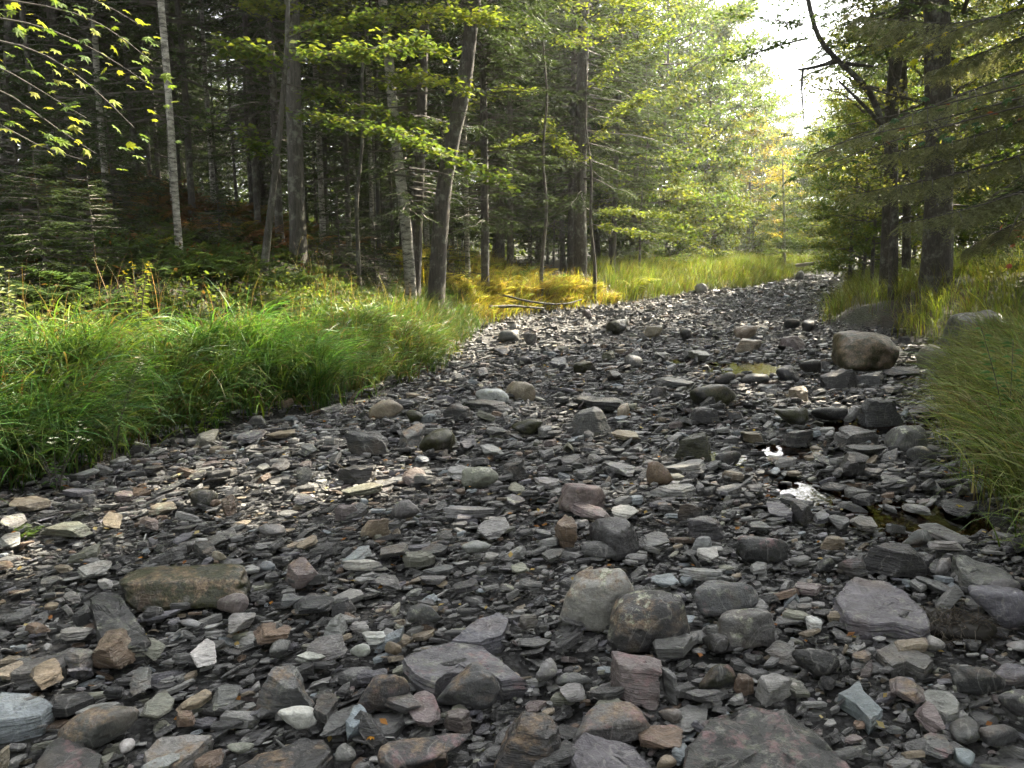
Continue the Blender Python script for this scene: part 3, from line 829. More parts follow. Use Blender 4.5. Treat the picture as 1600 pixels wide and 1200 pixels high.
# ------------------------------------------------------------------ grass
GREENS = np.array([(.055, .115, .028), (.045, .10, .035), (.085, .14, .03), (.11, .15, .035), (.05, .085, .02)])
STRAW = np.array([(.20, .16, .07), (.15, .11, .05), (.12, .075, .04)])
YELLOW = np.array([(.32, .33, .05), (.36, .32, .05), (.25, .28, .045), (.30, .21, .05)])
def blades(geo, root, az, length, lean0, lean1, width, colr, K=5):
    n = len(root); t = np.linspace(0, 1, K + 1)
    ang = lean0[:, None] + (lean1 - lean0)[:, None] * t[None] ** 1.1
    st = (length / K)[:, None]
    dh = np.sin(ang[:, :-1]) * st; dz = np.cos(ang[:, :-1]) * st
    h = np.concatenate([np.zeros((n, 1)), np.cumsum(dh, 1)], 1); z = np.concatenate([np.zeros((n, 1)), np.cumsum(dz, 1)], 1)
    ca, sa = np.cos(az)[:, None], np.sin(az)[:, None]
    C = np.stack([root[:, 0:1] + h * ca, root[:, 1:2] + h * sa, root[:, 2:3] + z], -1)
    w = width[:, None] * np.clip(1.0 - t[None] ** 2.2, .04, 1) * (0.55 + 0.45 * np.minimum(1, t[None] * 5)) * .5
    tw = np.random.default_rng(n).uniform(-.9, .9, n)[:, None]
    px = np.stack([-sa * np.cos(tw) + 0 * h, ca * np.cos(tw) + 0 * h, np.sin(tw) + 0 * h], -1) * w[..., None]
    V = np.stack([C - px, C + px], 2)                        # n,K+1,2,3
    i = (np.arange(n) * (K + 1) * 2)[:, None] + (np.arange(K) * 2)[None]
    Fq = np.stack([i, i + 1, i + 3, i + 2], -1).reshape(-1, 4)
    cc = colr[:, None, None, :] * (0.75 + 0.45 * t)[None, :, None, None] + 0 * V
    geo.add(V.reshape(-1, 3), Fq, cc.reshape(-1, 3))
def pick(pal, n): return pal[rng.integers(0, len(pal), n)] * rng.uniform(.75, 1.25, (n, 1))
def grass_patch(name, label, n_tuft, per, region, length, wid, droop, pal, straw=.12, K=5, toward=None, spread=.10):
    """region(x,y,s,left)->weight; tufts are thrown in its box and kept by weight"""
    geo = Geo(); (x0, x1, y0, y1), fn = region
    X = rng.uniform(x0, x1, 90000); Y = rng.uniform(y0, y1, 90000)
    s, left = banks(X, Y); keep = np.nonzero(rng.uniform(0, 1, len(X)) < fn(X, Y, s, left))[0][:n_tuft]
    X, Y, s = X[keep], Y[keep], s[keep]; m = len(X)
    if not m: print('no tufts', name); return
    e = 0.05                                                   # downhill, towards the stream
    gxs, _ = banks(X + e, Y); gys, _ = banks(X, Y + e); down = np.arctan2(-(gys - s), -(gxs - s))
    taz = down + rng.normal(0, .5, m); tl = rng.uniform(*length, m); tint = rng.uniform(.75, 1.3, (m, 1)) * (1 + rng.normal(0, .08, (m, 3)))
    I = np.repeat(np.arange(m), per); n = len(I)
    rx, ry = X[I] + rng.normal(0, spread, n), Y[I] + rng.normal(0, spread, n)
    root = np.stack([rx, ry, H(rx, ry) - .02], 1)
    az = np.where(rng.uniform(0, 1, n) < droop[2], taz[I] + rng.normal(0, .75, n), rng.uniform(0, 6.283, n))
    L = tl[I] * rng.uniform(.55, 1.1, n) * (np.clip(1.15 - .38 * s[I], .5, 1.0) if name.startswith(('bank', 'notch')) else 1)
    l0 = np.abs(rng.normal(.12, .16, n)); l1 = rng.normal(droop[0], droop[1], n)
    c = pick(pal, n) * tint[I] * rng.uniform(.6, 1.45, (n, 1)); sI = rng.uniform(0, 1, n) < straw; c[sI] = pick(STRAW, int(sI.sum()))
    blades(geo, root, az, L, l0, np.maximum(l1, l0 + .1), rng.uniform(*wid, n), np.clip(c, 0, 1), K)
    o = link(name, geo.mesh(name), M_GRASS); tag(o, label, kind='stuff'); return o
grass_patch('bank_grass', 'long arching green grass drooping over the left bank', 540, 34, ((-6.5, 0.2, 2.5, 11), lambda x, y, s, l: l * (s > .02) * (s < 1.4) * (1 - .45 * np.clip(s, 0, 1.5)) * (n2(x, y, 2.0, 41) > -.35)), (.26, .66), (.006, .018), (2.1, .55, .6), GREENS * [1.25, 1.25, 1.1], .15, 5, spread=.06)
grass_patch('front_tussocks', 'coarse arching tussocks hanging onto the slates at the near left bank', 85, 80, ((-5.0, -1.2, 3.2, 7.5), lambda x, y, s, l: l * (s > .05) * (s < .75)), (.6, 1.1), (.006, .015), (2.15, .4, .8), GREENS * [1.15, 1.3, 1.15], .05, 7, spread=.06)
grass_patch('seed_stalks', 'thin straw seed stalks standing above the left bank grass', 110, 5, ((-7, 0.2, 4, 12), lambda x, y, s, l: l * (s > .2) * (s < 2.2)), (.55, .9), (.004, .006), (.7, .35, .4), STRAW * 1.6, .0, 4, spread=.12)
grass_patch('bank_weeds', 'upright yellow-green grasses and weeds behind the left bank', 420, 22, ((-8, 0.2, 4.5, 13), lambda x, y, s, l: l * (s > .7) * (s < 2.1) * .7 * (n2(x, y, 1.2, 40) > -.25)), (.18, .42), (.004, .010), (1.1, .5, .2), np.concatenate([GREENS, [(.15, .19, .035), (.19, .21, .04), (.12, .17, .03)]]), .16, 4)
grass_patch('hanging_grass', 'fine olive grass hanging over the stream from the right bank', 400, 28, ((1.8, 7.5, 2.0, 9.5), lambda x, y, s, l: (~l) * (s > .1) * (s < 2.4) * (n2(x, y, 1.6, 45) > -.3) * (1 - .3 * np.clip(s, 0, 2.4))), (.3, .78), (.004, .014), (1.8, .55, .6), np.array([(.14, .19, .05), (.19, .23, .07), (.10, .16, .04), (.24, .24, .10)]), .10, 6)
grass_patch('edge_grass', 'long grass hanging over the pool edge from the near right bank', 300, 30, ((2.3, 5.5, 3.0, 7.6), lambda x, y, s, l: (~l) * (s > .08) * (s < .9)), (.35, .85), (.004, .013), (2.0, .5, .75), np.array([(.14, .19, .05), (.19, .23, .07), (.10, .16, .04), (.24, .24, .10)]), .10, 6, spread=.08)
grass_patch('meadow_grass', 'olive green grass on the right bank behind the big boulder', 720, 22, ((5, 16, 9, 40), lambda x, y, s, l: (~l) * (s > .0) * (s < 3.5) * .8), (.4, .8), (.008, .014), (1.3, .4, .5), np.array([(.14, .19, .04), (.18, .22, .045), (.21, .24, .04)]), .1, 3)
grass_patch('notch_grass', 'green grass tussocks in the shaded notch of the left bank', 380, 28, ((-4.5, 2.5, 9.5, 19), lambda x, y, s, l: l * (s > -.05) * (s < 1.8) * (y < 17.4) * np.where(s < .7, 1, .6)), (.28, .55), (.006, .013), (1.7, .5, .6), GREENS * .85, .12, 4)
grass_patch('far_meadow', 'sunlit yellow-green meadow grass along the far left bank', 1500, 20, ((2, 22, 19.5, 55), lambda x, y, s, l: l * (s > .0) * (s < 4.5) * (x > 2.6)), (.5, .95), (.012, .024), (1.0, .4, .4), np.array([(.10, .15, .03), (.13, .17, .035), (.16, .18, .04)]), .10, 3, spread=.16)
grass_patch('meadow_edge', 'low green grass fringing the far left bank', 420, 20, ((2.4, 20, 19.5, 50), lambda x, y, s, l: l * (s > -.15) * (s < .9)), (.35, .7), (.012, .022), (1.4, .4, .6), np.array([(.09, .13, .03), (.12, .15, .035)]), .10, 3, spread=.16)
grass_patch('golden_fringe', 'rusty and golden grass hanging over the lip of the cut bank', 200, 24, ((-1.5, 4.8, 15.5, 22), lambda x, y, s, l: l * (s > -.05) * (s < .6)), (.3, .6), (.009, .016), (1.8, .4, .7), np.concatenate([YELLOW, YELLOW, STRAW[:1]]), .12, 4)
grass_patch('golden_grass', 'golden and rusty grass on top of the cut bank', 230, 22, ((-2.5, 4.5, 15.5, 22), lambda x, y, s, l: l * (s > .0) * (s < 3.0) * (x > -2.2)), (.3, .7), (.006, .016), (1.0, .5, .3), np.concatenate([YELLOW, [(.14, .18, .035), (.2, .12, .04)]]), .22, 4)

# ------------------------------------------------------------------ ferns and low leaves
def fern_proto(nf, L, r, pairs=13):
    V, Fa, n = [], [], 0
    for f in range(nf):
        az = f * 2 * math.pi / nf + r.uniform(-.4, .4); l = L * r.uniform(.7, 1.1); ca, sa = math.cos(az), math.sin(az)
        t = np.linspace(0, 1, pairs + 2); el = rad(70) - rad(r.uniform(70, 105)) * t
        st = l / (pairs + 1); h = np.concatenate([[0], np.cumsum(np.cos(el[:-1]) * st)]); z = np.concatenate([[0], np.cumsum(np.sin(el[:-1]) * st)])
        for i in range(2, pairs + 1):
            pl = l * .34 * math.sin(math.pi * min(1, (t[i] * .86 + .12))) ** .8
            for sd in (-1, 1):
                b = np.array([h[i] * ca, h[i] * sa, z[i]]); out = np.array([-sa * sd, ca * sd, 0]) * .88 + np.array([ca, sa, 0]) * .42 + np.array([0, 0, -.18 + r.normal(0, .08)])
                fw = np.array([ca, sa, 0]) * (l * .042)
                V += [b - fw, b + out * pl * .5 - fw * .9, b + out * pl, b + out * pl * .45 + fw * 1.1]
                Fa.append((n, n + 1, n + 2, n + 3)); n += 4
    return np.array(V), np.array(Fa)
def place(geo, protos, P, yaw, scale, colr):
    pid = rng.integers(0, len(protos), len(P))
    for k, (V, Fa) in enumerate(protos):
        I = np.nonzero(pid == k)[0]
        if not len(I): continue
        c, s = np.cos(yaw[I])[:, None], np.sin(yaw[I])[:, None]; Q = V[None] * scale[I][:, None, None]
        W = np.stack([Q[..., 0] * c - Q[..., 1] * s + P[I, 0:1], Q[..., 0] * s + Q[..., 1] * c + P[I, 1:2], Q[..., 2] + P[I, 2:3]], -1)
        geo.add(W.reshape(-1, 3), (Fa[None] + (np.arange(len(I)) * len(V))[:, None, None]).reshape(-1, Fa.shape[1]), np.repeat(colr[I], len(V), 0))
FERN = [fern_proto(R.randint(6, 8), .75, np.random.default_rng(k)) for k in range(4)]
def fern_patch(name, label, n, box, fn, pal, sc_=(.6, 1.1)):
    X = rng.uniform(box[0], box[1], n * 60); Y = rng.uniform(box[2], box[3], n * 60); s, l = banks(X, Y)
    k = np.nonzero(rng.uniform(0, 1, len(X)) < fn(X, Y, s, l))[0][:n]; X, Y = X[k], Y[k]
    geo = Geo(); place(geo, FERN, np.stack([X, Y, H(X, Y)], 1), rng.uniform(0, 6.28, len(X)), rng.uniform(*sc_, len(X)), pick(pal, len(X)))
    o = link(name, geo.mesh(name), M_LEAF); tag(o, label, kind='stuff')
FG = np.array([(.06, .105, .025), (.085, .135, .03), (.07, .115, .04)]); FR = np.array([(.20, .10, .045), (.17, .10, .045), (.24, .14, .05), (.10, .12, .03)])
FY = np.array([(.36, .36, .05), (.40, .36, .05), (.27, .32, .045), (.36, .28, .05)])
fern_patch('fern_undergrowth', 'green ferns covering the shaded forest floor', 260, (-18, 3, 5.5, 26), lambda x, y, s, l: l * (s > 2.0) * (s < 12) * np.where(y < 11, 1, .4), FG * .8, (.4, .8))
fern_patch('bank_ferns', 'small green ferns filling the shade behind the left bank grass', 170, (-7, 0.5, 5.5, 13), lambda x, y, s, l: l * (s > 1.5) * (s < 4.2), FG, (.3, .6))
fern_patch('bracken_slope', 'rusty brown bracken on the slope under the spruces', 130, (-10, -2.5, 12, 19), lambda x, y, s, l: l * (s > 3) * .6 * (n2(x, y, .5, 4) > -.2), FR, (.5, .9))
fern_patch('golden_bracken', 'golden yellow bracken above the cut bank', 190, (-2.6, 4.6, 16, 22), lambda x, y, s, l: l * (s > .1) * (s < 2.8), FY, (.5, .85))
fern_patch('right_undergrowth', 'dull green ferns under the right bank trees', 110, (6, 18, 9, 26), lambda x, y, s, l: (~l) * (s > 1.8) * (s < 8) * .5, FG)
def leaf_mesh_quad(geo, P, size, colr, flat=.5, aspect=.62):
    n = len(P); a = rng.uniform(0, 6.283, n); el = rng.normal(0, flat, n); ro = rng.normal(0, flat, n)
    d = np.stack([np.cos(a) * np.cos(el), np.sin(a) * np.cos(el), np.sin(el)], 1)
    sd = np.stack([-np.sin(a) * np.cos(ro), np.cos(a) * np.cos(ro), np.sin(ro)], 1)
    L = size[:, None]
    V = np.stack([P, P + d * L * .45 + sd * L * aspect * .5, P + d * L - np.array([0, 0, 1]) * L * .12, P + d * L * .45 - sd * L * aspect * .5], 1)
    Fq = np.arange(n * 4).reshape(-1, 4); geo.add(V.reshape(-1, 3), Fq, np.repeat(colr, 4, 0))
def ground_leaves(name, label, n, box, fn, pal, size, hmax, flat):
    X = rng.uniform(box[0], box[1], n * 12); Y = rng.uniform(box[2], box[3], n * 12); s, l = banks(X, Y)
    k = np.nonzero(rng.uniform(0, 1, len(X)) < fn(X, Y, s, l))[0][:n]; X, Y = X[k], Y[k]
    geo = Geo(); z = H(X, Y) + rng.uniform(0, 1, len(X)) ** 1.5 * hmax * (0.6 + .5 * n2(X, Y, 1.3, 8))
    leaf_mesh_quad(geo, np.stack([X, Y, z], 1), rng.uniform(*size, len(X)), pick(pal, len(X)), flat)
    o = link(name, geo.mesh(name, False), M_LEAF); tag(o, label, kind='stuff')
ground_leaves('forest_undergrowth', 'low leafy plants and seedlings on the left forest floor', 28000, (-14, 3, 5, 24), lambda x, y, s, l: l * (s > 1.2) * (s < 11) * (np.where(y < 12, .9, .3) + .4 * n2(x, y, .8, 12)), np.array([(.06, .10, .025), (.08, .12, .03), (.07, .085, .03), (.07, .11, .03), (.12, .07, .03)]), (.04, .10), .35, .5)
ground_leaves('bank_undergrowth', 'leafy weeds with pale leaves among the left bank grass', 7000, (-7, 0, 4, 12), lambda x, y, s, l: l * (s > .7) * (s < 2.2), np.array([(.10, .14, .03), (.16, .18, .04), (.07, .11, .03), (.11, .16, .035)]), (.035, .07), .45, .7)
ground_leaves('right_bank_undergrowth', 'low leafy plants under the right bank trees', 12000, (5.5, 22, 8, 40), lambda x, y, s, l: (~l) * (s > 1.6) * (s < 8), np.array([(.06, .085, .03), (.08, .10, .03)]), (.05, .12), .8, .5)
fl = Geo(); n = 900
X = rng.uniform(-3.5, 6, 9000); Y = rng.uniform(1.4, 13, 9000); s, l = banks(X, Y); k = np.nonzero((s < .1) & (np.abs(X) < .7 * Y))[0][:n]
leaf_mesh_quad(fl, np.stack([X[k], Y[k], H(X[k], Y[k]) + rng.uniform(.03, .06, len(k))], 1), rng.uniform(.02, .045, len(k)), pick(np.array([(.35, .17, .05), (.40, .30, .12), (.25, .11, .04), (.45, .38, .2)]), len(k)), .25)
tag(link('fallen_leaves', fl.mesh('fallen_leaves', False), M_LEAF), 'small dry fallen leaves scattered on the slates', kind='stuff')

# ------------------------------------------------------------------ trees
def curve_pts(P, n):
    P = np.asarray(P, float); d = np.concatenate([[0], np.cumsum(np.linalg.norm(np.diff(P, axis=0), axis=1))]); t = np.linspace(0, d[-1], n)
    Q = np.stack([np.interp(t, d, P[:, i]) for i in range(3)], 1)
    for _ in range(2): Q[1:-1] = (Q[:-2] + 2 * Q[1:-1] + Q[2:]) / 4
    return Q
def needles_along(geo, path, tw_len, step, r, colr, nl=.04, nw=.010, droop=.25, per=10):
    """side twigs in a flat spray along a conifer branch, each set with short needles"""
    d = np.concatenate([[0], np.cumsum(np.linalg.norm(np.diff(path, axis=0), axis=1))]); L = d[-1]
    n = int(L / step)
    if n < 1: return
    t = np.sort(r.uniform(.12, 1, n)) * L
    P = np.stack([np.interp(t, d, path[:, i]) for i in range(3)], 1)
    T = path[-1] - path[0]; T = T / np.linalg.norm(T); Sd = np.cross(T, [0, 0, 1.0]); Sd /= np.linalg.norm(Sd) + 1e-9
    sg = np.where(np.arange(n) % 2, 1, -1)[:, None]
    D = T * .55 + Sd * sg * .8 + np.array([0, 0, -1]) * droop + r.normal(0, .16, (n, 3)); D /= np.linalg.norm(D, axis=1)[:, None]
    l = tw_len * (1.05 - .75 * t / L) * r.uniform(.5, 1.15, n)
    q = (np.arange(per) + .5) / per
    B = P[:, None] + D[:, None] * (l[:, None] * q)[..., None] - np.array([0, 0, 1]) * (l[:, None] * q ** 2 * droop * .6)[..., None]
    sgn = np.where(np.arange(per) % 2, 1, -1)
    side = np.cross(D, [0, 0, 1.0]); side /= np.linalg.norm(side, axis=1)[:, None] + 1e-9
    nd_ = D[:, None] * .75 + side[:, None] * sgn[None, :, None] * .65 + r.normal(0, .22, (n, per, 3)); nd_ /= np.linalg.norm(nd_, axis=2)[..., None]
    wv = np.cross(nd_, r.normal(0, 1, (n, per, 3))); wv /= np.linalg.norm(wv, axis=2)[..., None] + 1e-9
    ln = nl * r.uniform(.7, 1.3, (n, per, 1))
    V = np.stack([B - wv * nw / 2, B + wv * nw / 2, B + nd_ * ln], 2).reshape(-1, 3)
    c = np.repeat(np.repeat(colr * r.uniform(.7, 1.35, (n, 1)), per, 0) * r.uniform(.8, 1.2, (n * per, 1)), 3, 0)
    geo.add(V, np.arange(len(V)).reshape(-1, 3), c)
    return P, D, l
def conifer(h, hb, maxlen, seed, gap=.34, per=5, needle=(.05, .013), dens=.085, droop=.35, pern=8, pw=.75):
    r = np.random.default_rng(seed); fol, limb = Geo(), Geo(); base = np.array([.045, .070, .026])
    z = hb
    while z < h - .2:
        f = (h - z) / (h - hb); Lb = maxlen * (f ** pw) * (1 if f < .85 else .8) + .12
        for k in range(per):
            a = r.uniform(0, 6.283); L = Lb * r.uniform(.6, 1.15); up = .35 * (1 - f) - .05
            t = np.linspace(0, 1, 6)
            P = np.stack([np.cos(a) * L * t, np.sin(a) * L * t, z + r.uniform(-.1, .1) + L * (up * t - droop * t ** 2 + .12 * t ** 4)], 1)
            P[1:] += r.normal(0, .03 * L / 2, (5, 3))
            V, Fq = tube(P, np.linspace(.010 + .008 * L, .003, 6), 3); limb.add(V, Fq)
            needles_along(fol, P, .42 * min(1, L / 1.2) + .08, dens, r, base * r.uniform(.7, 1.25), needle[0], needle[1], .25, pern)
        z += gap * r.uniform(.7, 1.3)
    return fol, limb
def hardwood(h, hb, radius, seed, nl=20, nt=10, leaves=38, size=(.07, .11), pal=None, elev=(15, 60)):
    r = np.random.default_rng(seed); fol, limb = Geo(), Geo()
    pal = np.array([(.09, .14, .03), (.11, .15, .03), (.07, .12, .03), (.14, .16, .03)]) if pal is None else pal
    for i in range(nl):
        f = i / (nl - 1); z0 = hb + (h - hb) * f * .85; a = i * 2.4 + r.uniform(-.5, .5)
        prof = math.sin(math.pi * (.22 + .72 * f)) ** .7; L = radius * prof * r.uniform(.65, 1.2); el = rad(elev[0] + (elev[1] - elev[0]) * f + r.uniform(-12, 12))
        t = np.linspace(0, 1, 7); P = np.stack([np.cos(a) * L * t, np.sin(a) * L * t, z0 + L * math.tan(el) * .55 * t - .18 * L * t ** 2], 1)
        P[1:] += r.normal(0, .06 * L / 2, (6, 3)); V, Fq = tube(P, np.linspace(.012 + .010 * L, .004, 7), 4); limb.add(V, Fq)
        for j in range(nt):
            q = r.uniform(.25, 1); b = np.array([np.interp(q, t, P[:, k]) for k in range(3)]); aa = a + r.normal(0, .9); l = r.uniform(.25, .7) * (.5 + .25 * L)
            e = b + l * np.array([math.cos(aa), math.sin(aa), r.uniform(-.15, .45)])
            tw = np.stack([b, (b + e) / 2 + [0, 0, .05 * l], e]); V, Fq = tube(tw, [.007, .005, .003], 3); limb.add(V, Fq)
            tt = r.uniform(.15, 1.1, leaves)[:, None]
            Q = b + (e - b) * tt + r.normal(0, 1, (leaves, 3)) * np.array([.16, .16, .08]) * (.6 + l)
            c = pal[r.integers(0, len(pal))] * r.uniform(.7, 1.3) * r.uniform(.75, 1.25, (leaves, 1))
            global rng
            keep_, rng = rng, r
            leaf_mesh_quad(fol, Q, r.uniform(*size, leaves), np.repeat(c, 1, 0), .55, .66); rng = keep_
    return fol, limb
def trunk_mesh(path, r0, r1, seed, sides=10, flare=.55, n=26):
    Q = curve_pts(path, n); L = np.linspace(0, 1, n); hh = Q[:, 2] - Q[0, 2]
    V, Fq = tube(Q, r0 + (r1 - r0) * L ** .9, sides, .09, seed, flare * np.exp(-hh / .35))
    return make_mesh('trunk', V, Fq)
def pair(name, gg):
    nf = sum(len(f) for f in gg[0].F); a = Geo()
    for g_ in gg:
        V, Fa, C = g_.get(); a.add(V, Fa, C)
    me = a.mesh(name + '_crown', False); me.materials.append(M_LEAF if name in ('hardwood', 'shrub') else M_NEEDLE); me.materials.append(M_TWIG)
    mi = np.zeros(len(me.polygons), np.int32); mi[nf:] = 1; me.polygons.foreach_set('material_index', mi); return me
spruce_hi = [pair('spruce', conifer(15, 5.2, 2.2, 11 + k, gap=.34, per=6, dens=.10, needle=(.11, .034), pern=7)) for k in range(2)]
spruce_lo = [pair('spruce', conifer(13, 1.6, 2.1, 31 + k, gap=.36, per=6, dens=.10, needle=(.11, .032), pern=7)) for k in range(2)]
spruce_bush = [pair('spruce', conifer(2.3, .12, .85, 51 + k, gap=.13, per=6, dens=.05, needle=(.05, .014), pern=7, droop=.2)) for k in range(2)]
pine_open = pair('pine', conifer(14, 2.2, 3.8, 71, gap=.36, per=4, dens=.07, needle=(.10, .016), pern=10, droop=.30, pw=.5))
dead_low = [pair('dead', conifer(7.5, 1.6, 1.6, 81 + k, gap=.19, per=4, dens=.11, needle=(.08, .017), pern=7, droop=.22, pw=.22)) for k in range(2)]
hard_tall = [pair('hardwood', hardwood(11, 1.3, 3.0, 91 + k, nl=32, nt=12, leaves=36, size=(.10, .15))) for k in range(3)]
hard_gold = pair('hardwood', hardwood(9, 1.6, 2.4, 99, nl=26, nt=10, leaves=34, size=(.10, .15), pal=np.array([(.26, .24, .03), (.20, .20, .03), (.30, .22, .03)])))
shrub = [pair('shrub', hardwood(3.0, .2, 1.5, 111 + k, nl=24, nt=10, leaves=34, size=(.07, .11), elev=(30, 70))) for k in range(2)]

hard_high = [pair('hardwood', hardwood(16, 6.2, 4.2, 131 + k, nl=34, nt=13, leaves=34, size=(.13, .20), elev=(5, 50))) for k in range(2)]
airy = [pair('hardwood', hardwood(8, 1.6, 2.5, 151 + k, nl=20, nt=9, leaves=20, size=(.07, .11), pal=np.array([(.20, .23, .08), (.24, .25, .08), (.16, .20, .07)]))) for k in range(2)]  # palette raised to paint in light the right bank lacks
def add_tree(name, label, base, trunk_me, bark, crown=None, crown_loc=None, rot=0.0, scale=1.0, tint=(1, 1, 1), low=None, group=None, cat='tree', low_tint=(1, 1, 1)):
    e = empty(name, base); tag(e, label, cat, group)
    t = link('trunk', trunk_me, bark, e)
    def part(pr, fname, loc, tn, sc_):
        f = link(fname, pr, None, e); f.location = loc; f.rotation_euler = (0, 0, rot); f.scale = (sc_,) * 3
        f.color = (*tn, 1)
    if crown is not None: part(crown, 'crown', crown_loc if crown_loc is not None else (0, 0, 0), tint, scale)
    if low is not None: part(low, 'foliage', (0, 0, 0), low_tint, 1.0)
    return e
# trees one can tell apart: photo points of the trunk from its foot up, distance, widths in photo pixels
HERO = [
 ('spruce_tree', [(99, 334), (88, 150), (82, 0)], 14.5, 21, 17, 'd', 'dark spruce with paler foot behind the bright maple leaves', 'pale-footed spruce'),
 ('spruce_tree', [(130, 300), (136, 150), (138, 0)], 17, 25, 21, 'd', 'thick dark spruce just behind the pale-footed one', 'thick shaded spruce'),
 ('spruce_tree', [(12, 300), (17, 120), (18, 0)], 14, 24, 22, 'd', 'dark spruce at the edge behind the bright maple leaves', 'edge spruce'),
 ('birch_tree', [(171, 345), (160, 230), (150, 100), (146, 0)], 14, 12, 9, 'b', 'slim grey birch left of the bracken slope', 'slim grey birch'),
 ('birch_tree', [(282, 416), (272, 280), (262, 120), (251, 0)], 10.5, 13, 10, 'b', 'slim mottled birch standing at the front of the bracken slope', 'front birch'),
 ('birch_tree', [(268, 300), (263, 200), (258, 100), (262, 0)], 16, 7, 6, 'b', 'thin pale birch directly behind the slim mottled front birch', 'thin pale birch'),
 ('spruce_tree', [(404, 362), (395, 220), (386, 75), (380, 0)], 15.5, 12, 10, 'g', 'slender grey spruce between front birch and crooked maple', 'slender grey spruce'),
 ('beech_tree', [(467, 412), (463, 300), (459, 170), (456, 0)], 12.5, 30, 24, 'g', 'stout grey trunk with flared foot behind the crooked maple', 'stout grey trunk'),
 ('birch_tree', [(503, 332), (498, 200), (491, 75), (488, 0)], 17, 11, 9, 'b', 'straight birch right behind the stout grey trunk', 'straight birch'),
 ('spruce_tree', [(545, 377), (541, 260), (538, 120), (536, 0)], 16.5, 10, 8, 'g', 'thin grey spruce pole right of the straight birch', 'grey spruce pole'),
 ('birch_tree', [(583, 368), (578, 240), (574, 100), (572, 0)], 18, 8, 7, 'b', 'very thin birch pole before the leaning birch', 'very thin birch'),
 ('birch_tree', [(592, 372), (589, 240), (587, 100), (585, 0)], 18.5, 8, 7, 'g', 'very thin grey pole beside the leaning birch', 'very thin grey pole'),
 ('birch_tree', [(642, 406), (636, 360), (617, 210), (609, 105), (598, 0)], 14, 21, 14, 'b', 'leaning birch with sunlit white flank', 'leaning white birch'),
 ('maple_tree', [(645, 407), (655, 280), (660, 150), (664, 0)], 14.3, 20, 15, 'd', 'dark trunk rising from the foot of the leaning birch', 'dark birch partner'),
 ('maple_tree', [(678, 418), (690, 310), (706, 220), (727, 131), (741, 0)], 14, 30, 20, 'd', 'dark mossy trunk bending toward the stream', 'bending mossy trunk'),
 ('birch_tree', [(731, 396), (728, 280), (722, 120), (719, 0)], 18, 9, 7, 'b', 'thin pale birch behind the bending mossy trunk', 'pale rear birch'),
 ('spruce_tree', [(758, 407), (757, 250), (755, 120), (754, 0)], 17, 15, 12, 'd', 'straight dark spruce behind the golden bracken', 'straight dark spruce'),
 ('spruce_tree', [(797, 398), (797, 260), (796, 120), (795, 0)], 21, 11, 9, 'd', 'dark spruce right of the straight dark spruce', 'second dark spruce'),
 ('spruce_tree', [(779, 397), (777, 250), (775, 100), (774, 0)], 22, 8, 7, 'g', 'thin grey spruce between two dark spruces', 'thin wedged spruce'),
 ('pine_tree', [(907, 417), (906, 280), (910, 120), (913, 0)], 23, 25, 19, 'd', 'big dark pine with long bare arching boughs by the golden bracken', 'big arching pine'),
 ('pine_tree', [(893, 414), (893, 280), (896, 120), (898, 0)], 25, 13, 10, 'd', 'dark pine half hidden behind the big arching pine', 'hidden pine'),
 ('maple_tree', [(957, 413), (962, 280), (968, 120), (972, 0)], 26, 10, 7, 'd', 'slim dark maple right of the big arching pine', 'slim dark maple'),
 ('spruce_tree', [(1391, 402), (1392, 280), (1395, 120), (1418, 0)], 17, 27, 20, 'd', 'dark trunk leaning over the stream from the right bank', 'leaning right trunk'),
 ('hemlock_tree', [(1470, 392), (1468, 260), (1466, 120), (1462, 0)], 15, 50, 40, 'd', 'massive dark hemlock trunk on the right bank', 'massive hemlock'),
 ('spruce_tree', [(1421, 398), (1417, 280), (1412, 150), (1409, 0)], 19, 15, 12, 'd', 'thinner dark trunk between the two big right bank trunks', 'thin right trunk'),
 ('birch_tree', [(1226, 410), (1226, 360), (1224, 300), (1223, 250)], 47, 7, 4, 'b', 'far slim pale birch at the stream bend', 'far bend birch'),
]
BARK = {'d': M_BARK, 'g': M_BARKG, 'b': M_BIRCH}
TREE_SPOTS = []
